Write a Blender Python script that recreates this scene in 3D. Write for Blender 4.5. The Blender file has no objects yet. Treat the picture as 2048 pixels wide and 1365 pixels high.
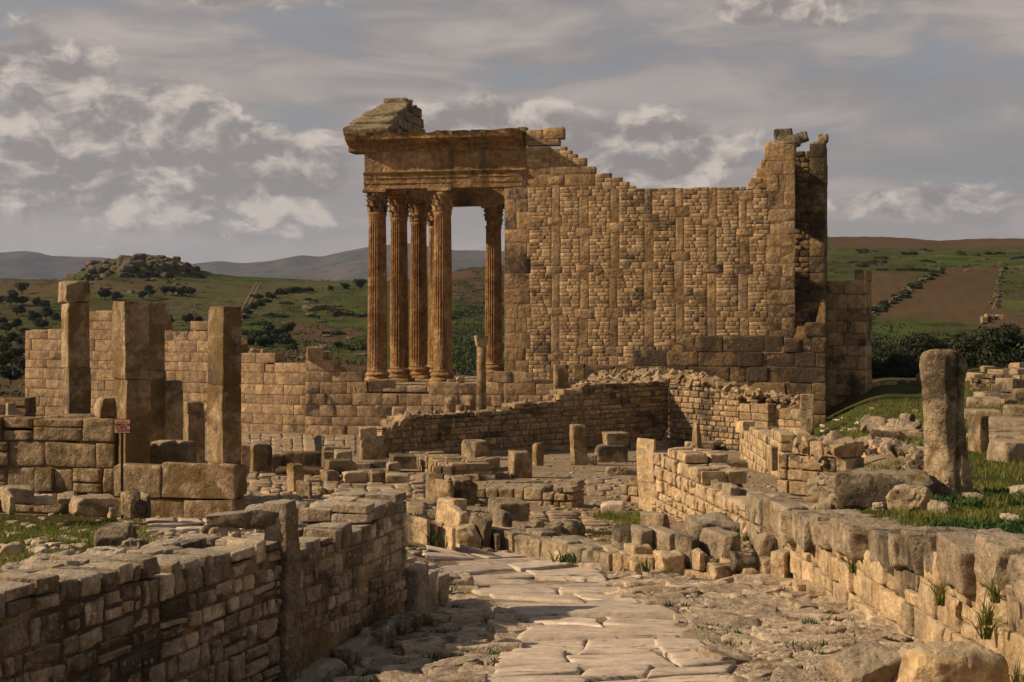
import bpy, math, random
import numpy as np
from mathutils import Matrix, Vector, noise as mnoise

# ------------------------------------------------------------------ camera, sky, sun, exposure
sc = bpy.context.scene
F, CX, HY = 3000.0, 1024.0, 635.0            # focal length, centre column and eye line in photo pixels (2048 wide)
cam = bpy.data.cameras.new('camera'); camo = bpy.data.objects.new('camera', cam)
sc.collection.objects.link(camo)
cam.sensor_width = 36.0; cam.lens = 36.0 * F / 2048.0
cam.shift_y = -(682.5 - HY) / 2048.0
cam.clip_start = 0.1; cam.clip_end = 60000
camo.location = (0, 0, 0); camo.rotation_euler = (math.radians(90), 0, 0)
sc.camera = camo

SUN_EL, SUN_AZ = math.radians(31), math.radians(5)     # azimuth: from -X towards the viewer
sdir = Vector((-math.cos(SUN_AZ) * math.cos(SUN_EL), -math.sin(SUN_AZ) * math.cos(SUN_EL), math.sin(SUN_EL)))
sl = bpy.data.lights.new('sun', 'SUN'); sl.energy = 5.0; sl.angle = math.radians(0.6); sl.color = (1.0, 0.80, 0.57)
so = bpy.data.objects.new('sun', sl); sc.collection.objects.link(so)
so.rotation_euler = sdir.to_track_quat('Z', 'Y').to_euler()
sc.view_settings.view_transform = 'Standard'; sc.view_settings.look = 'None'
sc.view_settings.exposure = 0.08; sc.view_settings.gamma = 1.0
cy = sc.cycles; cy.max_bounces = 4; cy.diffuse_bounces = 2; cy.glossy_bounces = 1; cy.transmission_bounces = 2; cy.volume_bounces = 0; cy.transparent_max_bounces = 4
cy.use_adaptive_sampling = True; cy.adaptive_threshold = 0.02; cy.use_denoising = True; sc.render.use_persistent_data = False

def N(nt, t, **kw):
    n = nt.nodes.new(t)
    for k, v in kw.items():
        if k.startswith('i_'):
            n.inputs[k[2:].replace('_', ' ')].default_value = v
        else:
            setattr(n, k, v)
    return n

def math_(nt, op, a, b=None, c=None, clamp=False):
    n = nt.nodes.new('ShaderNodeMath'); n.operation = op; n.use_clamp = clamp
    for i, v in enumerate((a, b, c)):
        if v is None: continue
        if isinstance(v, (int, float)): n.inputs[i].default_value = v
        else: nt.links.new(v, n.inputs[i])
    return n.outputs[0]

def mixc(nt, fac, a, b, blend='MIX'):
    n = nt.nodes.new('ShaderNodeMix'); n.data_type = 'RGBA'; n.blend_type = blend
    for i, v in ((0, fac), (6, a), (7, b)):
        if isinstance(v, (int, float)): n.inputs[i].default_value = v
        elif isinstance(v, tuple): n.inputs[i].default_value = (*v[:3], 1)
        else: nt.links.new(v, n.inputs[i])
    return n.outputs[2]

def smooth(nt, v, lo, hi):
    n = nt.nodes.new('ShaderNodeMapRange'); n.interpolation_type = 'SMOOTHSTEP'
    nt.links.new(v, n.inputs[0]); n.inputs[1].default_value = lo; n.inputs[2].default_value = hi
    return n.outputs[0]

def noise_(nt, vec, scale, detail=5, rough=0.55, dist=0.0):
    n = nt.nodes.new('ShaderNodeTexNoise')
    n.inputs['Scale'].default_value = scale; n.inputs['Detail'].default_value = detail
    n.inputs['Roughness'].default_value = rough; n.inputs['Distortion'].default_value = dist
    if vec is not None: nt.links.new(vec, n.inputs['Vector'])
    return n.outputs[0]

def comb(nt, x, y, z):
    n = nt.nodes.new('ShaderNodeCombineXYZ')
    for i, v in enumerate((x, y, z)):
        if isinstance(v, (int, float)): n.inputs[i].default_value = v
        else: nt.links.new(v, n.inputs[i])
    return n.outputs[0]

def build_world():
    w = bpy.data.worlds.new('World'); sc.world = w; w.use_nodes = True
    w.cycles.sampling_method = 'MANUAL'; w.cycles.sample_map_resolution = 128
    nt = w.node_tree; nt.nodes.clear(); L = nt.links
    sky = nt.nodes.new('ShaderNodeTexSky'); sky.sky_type = 'NISHITA'; sky.sun_disc = False
    sky.sun_elevation = SUN_EL; sky.sun_rotation = math.atan2(sdir.x, sdir.y)
    sky.air_density = 1.0; sky.dust_density = 2.0
    tc = nt.nodes.new('ShaderNodeTexCoord'); sep = nt.nodes.new('ShaderNodeSeparateXYZ')
    L.new(tc.outputs['Generated'], sep.inputs[0]); X, Y, Z = sep.outputs
    az = math_(nt, 'ARCTAN2', X, Y); el = math_(nt, 'ARCSINE', Z)
    # high, thin grey layer seen on a plane overhead
    zz = math_(nt, 'ADD', math_(nt, 'MAXIMUM', Z, 0.0), 0.06)
    pl = comb(nt, math_(nt, 'DIVIDE', X, zz), math_(nt, 'DIVIDE', Y, zz), 0.0)
    st = noise_(nt, pl, 0.9, 4, 0.55, 0.6)
    st2 = noise_(nt, comb(nt, math_(nt, 'MULTIPLY', az, 9.0), math_(nt, 'MULTIPLY', el, 34.0), 3.3), 1.0, 4, 0.55, 0.5)
    big = noise_(nt, comb(nt, math_(nt, 'MULTIPLY', az, 3.0), math_(nt, 'MULTIPLY', el, 7.0), 8.1), 1.0, 3, 0.5)
    cover = math_(nt, 'ADD', math_(nt, 'MULTIPLY', st2, 0.6), math_(nt, 'MULTIPLY', st, 0.4))
    cov = smooth(nt, math_(nt, 'SUBTRACT', cover, math_(nt, 'MULTIPLY', smooth(nt, el, 0.22, 0.9), 0.24)), 0.30, 0.54)   # cloud gaps added overhead, out of view, to lower the shade fill
    grey = mixc(nt, smooth(nt, st2, 0.35, 0.72), (2.6, 2.28, 2.12), (4.1, 3.58, 3.22))
    grey = mixc(nt, smooth(nt, big, 0.35, 0.65), mixc(nt, 1.0, grey, (0.78, 0.80, 0.84), 'MULTIPLY'), grey)
    blue = mixc(nt, 0.62, sky.outputs[0], (1.8, 1.66, 1.66))
    base = mixc(nt, cov, blue, grey)
    base = mixc(nt, math_(nt, 'MULTIPLY', math_(nt, 'SUBTRACT', 1.0, smooth(nt, el, 0.0, 0.10)), 0.6), base, (3.7, 3.3, 2.95))
    # cumulus banks near the horizon, lit from the sun's side
    def cum(da, de):
        a = math_(nt, 'ADD', az, da); e = math_(nt, 'ADD', el, de)
        wx = noise_(nt, comb(nt, math_(nt, 'MULTIPLY', a, 22.0), math_(nt, 'MULTIPLY', e, 30.0), 2.0), 1.0, 2, 0.5)
        wy = noise_(nt, comb(nt, math_(nt, 'MULTIPLY', a, 22.0), math_(nt, 'MULTIPLY', e, 30.0), 9.0), 1.0, 2, 0.5)
        c = comb(nt, math_(nt, 'ADD', math_(nt, 'MULTIPLY', a, 10.0), math_(nt, 'MULTIPLY', wx, 0.45)), math_(nt, 'ADD', math_(nt, 'MULTIPLY', e, 16.0), math_(nt, 'MULTIPLY', wy, 0.45)), 5.2)
        n1 = noise_(nt, c, 1.1, 3, 0.5, 0.0)
        vo = nt.nodes.new('ShaderNodeTexVoronoi'); vo.feature = 'F1'; vo.voronoi_dimensions = '2D'; vo.normalize = True
        vo.inputs['Scale'].default_value = 2.6; vo.inputs['Detail'].default_value = 3.0; vo.inputs['Roughness'].default_value = 0.55; vo.inputs['Lacunarity'].default_value = 2.3
        L.new(c, vo.inputs['Vector'])
        puff = math_(nt, 'SUBTRACT', 1.0, vo.outputs['Distance'])
        return math_(nt, 'ADD', math_(nt, 'MULTIPLY', n1, 0.62), math_(nt, 'MULTIPLY', math_(nt, 'SUBTRACT', puff, 0.62), 0.58))
    c0 = cum(0, 0); c1 = cum(-0.006, 0.011)
    mask = None
    for (px, py, sx, sy, s) in ((170, 330, 360, 130, 1.0), (120, 175, 150, 85, 0.95), (500, 350, 260, 105, 1.0), (330, 250, 160, 80, .95), (980, 245, 190, 55, 0.9), (1280, 310, 290, 85, 1.0),
                                (1820, 415, 190, 45, 0.75), (1500, 40, 260, 60, 0.7), (430, 10, 300, 45, .7)):
        a0, e0 = (px - CX) / F, (HY - py) / F
        d = math_(nt, 'ADD', math_(nt, 'POWER', math_(nt, 'ABSOLUTE', math_(nt, 'MULTIPLY', math_(nt, 'SUBTRACT', az, a0), F / sx)), 2.0),
                  math_(nt, 'POWER', math_(nt, 'ABSOLUTE', math_(nt, 'MULTIPLY', math_(nt, 'SUBTRACT', el, e0), F / sy)), 2.0))
        g = math_(nt, 'MULTIPLY', math_(nt, 'EXPONENT', math_(nt, 'MULTIPLY', d, -1.0)), s)
        mask = g if mask is None else math_(nt, 'MAXIMUM', mask, g)
    side = smooth(nt, math_(nt, 'ABSOLUTE', az), 0.36, 0.55)           # the same banks go on all round the horizon
    low = math_(nt, 'SUBTRACT', 1.0, smooth(nt, el, 0.10, 0.45))
    mask = math_(nt, 'MAXIMUM', mask, math_(nt, 'MULTIPLY', math_(nt, 'MULTIPLY', side, low), smooth(nt, big, 0.40, 0.60)))
    dens = math_(nt, 'ADD', c0, math_(nt, 'MULTIPLY', math_(nt, 'SUBTRACT', mask, 0.45), 0.62))
    alpha = smooth(nt, dens, 0.27, 0.42)
    lit = smooth(nt, math_(nt, 'ADD', math_(nt, 'SUBTRACT', c0, c1), math_(nt, 'MULTIPLY', math_(nt, 'SUBTRACT', 0.55, dens), 0.10)), -0.07, 0.17)
    ccol = mixc(nt, lit, (2.15, 1.92, 1.83), (5.3, 4.6, 4.0))
    out = mixc(nt, math_(nt, 'MULTIPLY', alpha, 0.95), base, ccol)
    # sky brightened toward the horizon, dimmed overhead out of view for less fill
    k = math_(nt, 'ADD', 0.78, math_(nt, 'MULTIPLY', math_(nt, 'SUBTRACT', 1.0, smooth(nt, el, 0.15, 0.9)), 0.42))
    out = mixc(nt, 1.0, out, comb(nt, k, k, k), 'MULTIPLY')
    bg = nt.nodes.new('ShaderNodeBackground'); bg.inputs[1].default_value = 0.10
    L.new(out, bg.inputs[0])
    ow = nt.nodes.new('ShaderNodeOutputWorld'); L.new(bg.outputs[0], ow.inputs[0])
build_world()

# ------------------------------------------------------------------ helpers
rng = np.random.default_rng(7); random.seed(7)
R = random.Random(11)
COL = sc.collection

def P(px, py, D):
    return np.array([(px - CX) / F * D, D, (HY - py) / F * D])

_fk = {}
def fbm(p, seed=0, octaves=4, lac=2.0, gain=0.5):
    """smooth pseudo noise in about -1..1 at points p (n x 3)"""
    p = np.asarray(p, float); out = np.zeros(len(p)); amp = 1.0; tot = 0.0; f = 1.0
    for o in range(octaves):
        key = (seed, o)
        if key not in _fk:
            g = np.random.default_rng(seed * 131 + o * 17 + 5)
            k = g.normal(size=(7, 3)); k *= (g.uniform(.6, 1.5, 7) / np.linalg.norm(k, axis=1))[:, None]
            _fk[key] = (k * 2.2, g.uniform(0, 6.28, 7))
        k, ph = _fk[key]
        s = np.sin(p * f @ k.T + ph)
        out += amp * (s.sum(1) / 3.6); tot += amp; amp *= gain; f *= lac
    return out / tot

def mesh_np(name, verts, quads, mat=None, smooth=True):
    me = bpy.data.meshes.new(name)
    verts = np.asarray(verts, np.float32); quads = np.asarray(quads, np.int32)
    n, k = quads.shape
    me.vertices.add(len(verts)); me.vertices.foreach_set('co', verts.ravel())
    me.loops.add(n * k); me.loops.foreach_set('vertex_index', quads.ravel())
    me.polygons.add(n); me.polygons.foreach_set('loop_start', np.arange(0, n * k, k, dtype=np.int32))
    me.polygons.foreach_set('loop_total', np.full(n, k, np.int32))
    me.polygons.foreach_set('use_smooth', np.full(n, smooth, bool))
    me.update(calc_edges=True); me.validate()
    if mat: me.materials.append(mat)
    return me

def mesh_py(name, verts, faces, mat=None, smooth=True):
    me = bpy.data.meshes.new(name); me.from_pydata([tuple(map(float, v)) for v in verts], [], [tuple(f) for f in faces])
    if smooth: me.polygons.foreach_set('use_smooth', np.ones(len(me.polygons), bool))
    me.update()
    if mat: me.materials.append(mat)
    return me

def link(name, me, parent=None, M=None):
    o = bpy.data.objects.new(name, me); COL.objects.link(o)
    if parent is not None:
        o.parent = parent
    if M is not None:
        if parent is not None:
            M = PINV[parent.name] @ Matrix(M) if parent.name in PINV else Matrix(M)
        o.matrix_basis = Matrix(M)
    elif parent is not None and parent.name in PINV:
        o.matrix_basis = PINV[parent.name]
    return o
PINV = {}
LABELS = {}
def tag(o, label, cat, group=None, kind=None):
    if label: o['label'] = label
    if cat: o['category'] = cat
    if group: o['group'] = group
    if kind: o['kind'] = kind
    return o
def empty(name, loc):
    e = bpy.data.objects.new(name, None); COL.objects.link(e); e.location = tuple(map(float, loc)); e.empty_display_size = 0.2
    PINV[e.name] = Matrix.Translation(Vector(tuple(map(float, loc)))).inverted()
    return e

_lat = {}
def lattice(nx, ny, nz):
    key = (nx, ny, nz)
    if key in _lat: return _lat[key]
    idx = {}; pts = []
    def vid(i, j, k):
        if (i, j, k) not in idx: idx[(i, j, k)] = len(pts); pts.append((i, j, k))
        return idx[(i, j, k)]
    q = []
    for i in range(nx):
        for j in range(ny):
            q.append([vid(i, j, 0), vid(i, j + 1, 0), vid(i + 1, j + 1, 0), vid(i + 1, j, 0)])
            q.append([vid(i, j, nz), vid(i + 1, j, nz), vid(i + 1, j + 1, nz), vid(i, j + 1, nz)])
    for i in range(nx):
        for k in range(nz):
            q.append([vid(i, 0, k), vid(i + 1, 0, k), vid(i + 1, 0, k + 1), vid(i, 0, k + 1)])
            q.append([vid(i, ny, k), vid(i, ny, k + 1), vid(i + 1, ny, k + 1), vid(i + 1, ny, k)])
    for j in range(ny):
        for k in range(nz):
            q.append([vid(0, j, k), vid(0, j, k + 1), vid(0, j + 1, k + 1), vid(0, j + 1, k)])
            q.append([vid(nx, j, k), vid(nx, j + 1, k), vid(nx, j + 1, k + 1), vid(nx, j, k + 1)])
    _lat[key] = (np.array(pts), np.array(q))
    return _lat[key]

def rbox(w, d, h, r, seg=(2, 2, 2), nz=0.0, nf=1.0, seed=0, oct_=2):
    """box of full size w,d,h centred at the origin with rounded edges and a noisy surface"""
    half = np.array([w, d, h]) / 2
    r = min(r, half.min() * 0.95)
    ax = []
    for a in range(3):
        inner = half[a] - r
        ax.append(np.concatenate([[-half[a]], np.linspace(-inner, inner, seg[a] + 1), [half[a]]]))
    ij, q = lattice(seg[0] + 2, seg[1] + 2, seg[2] + 2)
    v = np.stack([ax[a][ij[:, a]] for a in range(3)], 1)
    inn = half - r
    c = np.clip(v, -inn, inn); dd = v - c
    ln = np.linalg.norm(dd, axis=1); ln[ln == 0] = 1
    v = c + dd / ln[:, None] * np.minimum(ln, r)[:, None]
    if nz > 0:
        nn = np.stack([fbm(v * nf / max(w, d, h), seed * 3 + k, oct_) for k in range(3)], 1)
        v = v + nn * nz
    return v, q

def chisel(v, g, n, depth):
    """knock n corners and edges off a block with flat breaks"""
    ext = np.abs(v).max(0)
    for _ in range(n):
        nr = np.array([g.choice([-1, 1]), g.choice([-1, 1]), g.choice([-1, 1, 1])]) * (g.random(3) ** 1.5 + .05) / ext
        if g.random() < .55: nr[g.integers(3)] *= .08
        nr /= np.linalg.norm(nr)
        dd = v @ nr; lim = dd.max() - depth * g.uniform(.3, 1.2) * ext.min() * 2
        v = v - (np.maximum(dd - lim, 0) * .96)[:, None] * nr
    return v

# pools of stones shared by the walls: unit height, length = aspect
ASP = (0.75, 1.15, 1.7, 2.5, 3.6)
POOLK = {'flush': (0.025, (3, 1, 3), 0.010, 3.0, 2, 1, .04), 'faced': (0.05, (6, 3, 5), 0.035, 4.0, 4, 5, .08), 'ashlar': (0.022, (3, 1, 3), 0.012, 2.2, 2, 2, .03), 'rubble': (0.06, (3, 1, 3), 0.045, 3.6, 2, 4, .09), 'field': (0.07, (6, 4, 5), 0.075, 4.0, 4, 7, .10), 'worn': (0.045, (6, 4, 5), 0.035, 4.0, 4, 5, .06)}
_pool = {}
def pool(kind, aspect, mat, R=R):
    ai = min(range(len(ASP)), key=lambda i: abs(math.log(ASP[i] / max(aspect, .1))))
    var = R.randrange(7)
    key = (kind, ai, var)
    if key not in _pool:
        r, seg, nz, nf, oc, nc, cd = POOLK[kind]
        v, q = rbox(ASP[ai], 1, 1, r * min(1, ASP[ai]), seg, 0)
        gg = np.random.default_rng(ai * 10 + var + len(kind) * 1000)
        v = chisel(v, gg, nc, cd)
        v = v + np.stack([fbm(v * nf * .5, ai * 31 + var * 3 + k, oc, gain=.6) for k in range(3)], 1) * nz
        _pool[key] = (v, q)
    mk = key + (mat.name,)
    if mk not in _pool:
        v, q = _pool[key]
        _pool[mk] = mesh_np('stone', v, q, mat)
    return key, mk, ASP[ai]

class Thing:
    """a top-level thing; collects stones and makes the largest 300 of them parts, the rest one joined part"""
    def __init__(s, name, label, cat, loc, group=None):
        s.e = empty(name, loc); tag(s.e, label, cat, group); s.items = []
    def box(s, c, e1, n, dims, kind, mat, name='stone', tilt=0.0, R=R, parent=None, up=None):
        """a pooled stone: centre c (world), along e1 (xy), facing n, dims (length, depth, height)"""
        Ld, dp, h = dims
        key, mk, a = pool(kind, Ld / h, mat, R)
        ex = np.array([e1[0], e1[1], 0.0]); ey = -np.array([n[0], n[1], 0.0]); ez = np.array([0, 0, 1.0])
        Rm = np.stack([ex, ey, ez], 1)
        if tilt:
            t = [R.gauss(0, tilt) for _ in range(3)]
            Rm = Rm @ np.array(Matrix.Rotation(t[0], 3, 'X') @ Matrix.Rotation(t[1], 3, 'Y') @ Matrix.Rotation(t[2], 3, 'Z'))
        fl = R.choice((-1, 1))
        S = np.diag([Ld / a, dp, h]) @ np.diag([fl, fl, 1])      # half-turn about the vertical for variety
        M = np.eye(4); M[:3, :3] = Rm @ S; M[:3, 3] = c
        s.items.append((Ld * h / (c[0] ** 2 + c[1] ** 2 + .1), key, mk, M, name, parent))
    def finish(s, limit=300):
        by = {}
        for it in s.items: by.setdefault(it[5].name if it[5] else None, []).append(it)
        for pn, lst in by.items():
            lst.sort(key=lambda t: -t[0])
            par = lst[0][5] or s.e
            for (a, key, mk, M, name, _p) in lst[:limit]:
                link(name, _pool[mk], par, Matrix(M.tolist()))
            rest = lst[limit:]
            mats = {}
            for it in rest: mats.setdefault(it[2][-1], []).append(it)
            for mn, its in mats.items():
                V = []; Q = []; o = 0
                for (a, key, mk, M, name, _p) in its:
                    v, q = _pool[key]
                    v = v @ M[:3, :3].T + M[:3, 3]
                    V.append(v); Q.append(q + o); o += len(v)
                me = mesh_np('small_stones', np.concatenate(V), np.concatenate(Q), bpy.data.materials[mn])
                ob = link('small_stones', me, par); ob['kind'] = 'stuff'
        return s

def wall(th, A, B, zb, top, T, ch, ln, mat, kind='rubble', core_mat=None, gap=0.02, jit=0.03, seed=1, blocked=None, step=False, parent=None,
         core_name='mortar_core', name='stone', tilt=0.015, split=0.0, back=True, bond=True, inset=.045, flush=False):
    """coursed masonry from A to B (plan points, A on the viewer's left), front face on the line A-B. top: [(t, z)], zb: z or (za, zb) or f(s)"""
    R = random.Random(seed)
    A = np.array(A, float); B = np.array(B, float); L = np.linalg.norm(B - A); e = (B - A) / L; n = np.array([e[1], -e[0]])
    tt = [p[0] for p in top]; tz = [p[1] for p in top]
    def topz(s):
        t = s / L
        if step:
            z = tz[0]
            for a, b in zip(tt, tz):
                if t >= a: z = b
            return z
        return float(np.interp(t, tt, tz))
    zbf = zb if callable(zb) else ((lambda s: zb) if isinstance(zb, (int, float)) else (lambda s: zb[0] + (zb[1] - zb[0]) * s / L))
    ss = np.linspace(0, L, max(int(L / 0.25), 3) + 1)
    # backing core, a little behind the face
    V = []; Q = []
    hm = (ch[0] + ch[1]) / 2
    ins = min(inset, .3 * T)
    for i, s in enumerate(ss):
        s2 = min(max(s, ins), L - ins); p = A + e * s2
        zt = max(topz(s2) - hm * 0.85, zbf(s2) - .2) + R.uniform(-.02, .02); z0 = zbf(s2) - 0.35
        f = p - n * ins; b = p - n * (T - .03)
        V += [(f[0], f[1], z0), (f[0], f[1], zt), (b[0], b[1], zt), (b[0], b[1], z0)]
        if i: 
            o = 4 * (i - 1)
            Q += [(o, o + 4, o + 5, o + 1), (o + 1, o + 5, o + 6, o + 2), (o + 2, o + 6, o + 7, o + 3)]
    Q += [(0, 1, 2, 3), tuple(len(V) - 4 + k for k in (3, 2, 1, 0))]
    core = None
    me = mesh_py(core_name, V, Q, core_mat or mat, smooth=False)
    core = link(core_name, me, parent or th.e)
    z = min(zbf(0), zbf(L)) - R.uniform(0, .05); zmax = max(tz)
    while z < zmax:
        h = R.uniform(*ch)
        iv = [(0.0, L)]
        if blocked:
            for (a, b) in blocked(z + h / 2):
                nv = []
                for (p, q) in iv:
                    if b <= p or a >= q: nv.append((p, q)); continue
                    if a > p: nv.append((p, a))
                    if b < q: nv.append((b, q))
                iv = nv
        for (p, q) in iv:
            s = p - (R.uniform(0, ln[0] * .7) if bond and p == 0 else 0)
            first = True
            while s < q - 0.02:
                l = R.uniform(*ln) * (1.0 if R.random() > .25 else R.uniform(.5, .8))
                a, b = max(s, p), min(s + l, q)
                if q - b < ln[0] * .5: b = q
                s = b
                if b - a < ln[0] * .25 and not (a == p or b == q): continue
                if b - a < 0.03: continue
                m = (a + b) / 2
                if z + .55 * h > topz(m) or z + h < zbf(m) - .04: continue
                is_top = z + h + .55 * hm > topz(m)
                end = a <= 0.001 or b >= L - 0.001
                dep = T * R.uniform(.96, 1.0) if end and T < 1.0 else min(T * (.55 if T < 1 else .4), .5) * R.uniform(.85, 1.1)
                if is_top and T < .9: dep = T * R.uniform(.45, .6)
                pr = R.uniform(-jit, jit)
                pieces = [(z, h)]
                if split and R.random() < split and h > .12: hh = h * R.uniform(.4, .6); pieces = [(z, hh), (z + hh, h - hh)]
                for (z1, h1) in pieces:
                    hx = h1 * (1 + (R.uniform(-.12, .12) if is_top else 0))
                    if is_top and flush and len(pieces) == 1: hx = min(max(topz(m) - z1, .55 * h1), 1.6 * h1) + R.uniform(-.006, .006)
                    c = A + e * m - n * (dep / 2 - pr)
                    th.box((c[0], c[1], z1 + hx / 2), e, n, (max(b - a - gap, .04), dep, max(hx - gap, .03)), kind, mat, name=name, tilt=tilt, R=R, parent=core if parent else None)
                if is_top and back and T < 1.2 and not end:
                    d2 = max(T - dep - gap, .1)
                    hb = h * R.uniform(.75, 1.1) if not flush else min(max(topz(m) - z, .55 * h), 1.6 * h) + R.uniform(-.02, .005)
                    c = A + e * m - n * (dep + gap + d2 / 2 - pr)
                    th.box((c[0], c[1], z + hb / 2), e, n, (max(b - a - gap, .04), d2, hb), kind, mat, name=name, tilt=tilt * 1.5, R=R, parent=core if parent else None)
                elif end and dep < T * .8:
                    d2 = T - dep - gap
                    c = A + e * m - n * (dep + gap + d2 / 2 - pr)
                    th.box((c[0], c[1], z + h / 2), e, n, (max(b - a - gap, .04), d2, h - gap), kind, mat, name=name, tilt=tilt, R=R, parent=core if parent else None)
        z += h
    return core

def rock(name, dims, mat, parent=None, c=(0, 0, 0), rz=0.0, r=0.08, nz=0.03, nf=3.0, seed=0, seg=7, lean=(0, 0), taper=0.0, chip=0.0, shape=None, smooth=True, chis=7):
    """one worn block or boulder with its own mesh; c is the centre of its foot"""
    w, d, h = dims; m = max(dims)
    sg = tuple(max(2, int(round(seg * (x / m) ** .6))) for x in dims)
    if not nz: v, q = rbox(w, d, h, r, sg)
    else:
        sg = tuple(min(int(x * 1.6) + 1, 30) for x in sg)
        v, q = rbox(w, d, h, r * .45, sg)
        v = chisel(v, np.random.default_rng(seed + 7), chis, .05 + .5 * min(r / min(dims), .35))
        v = v + np.stack([fbm(v * nf / m, seed * 3 + k, 5, gain=.58) for k in range(3)], 1) * nz * .9
    if taper:
        t = (v[:, 2] / h + .5)[:, None]; v[:, :2] *= 1 - taper * t
    if chip:
        g = np.random.default_rng(seed + 99)
        for _ in range(5):
            nrm = g.normal(size=3); nrm /= np.linalg.norm(nrm); 
            lim = np.quantile(v @ nrm, 1 - chip * g.uniform(.4, 1.2))
            ex = np.maximum(v @ nrm - lim, 0); v = v - ex[:, None] * nrm * .9
    if shape is not None: v = shape(v, w, d, h)
    v[:, 2] += h / 2
    v[:, 0] += lean[0] * v[:, 2]; v[:, 1] += lean[1] * v[:, 2]
    me = mesh_np(name, v, q, mat, smooth)
    M = Matrix.Translation(Vector(tuple(map(float, c)))) @ Matrix.Rotation(rz, 4, 'Z')
    return link(name, me, parent, M)
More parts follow.
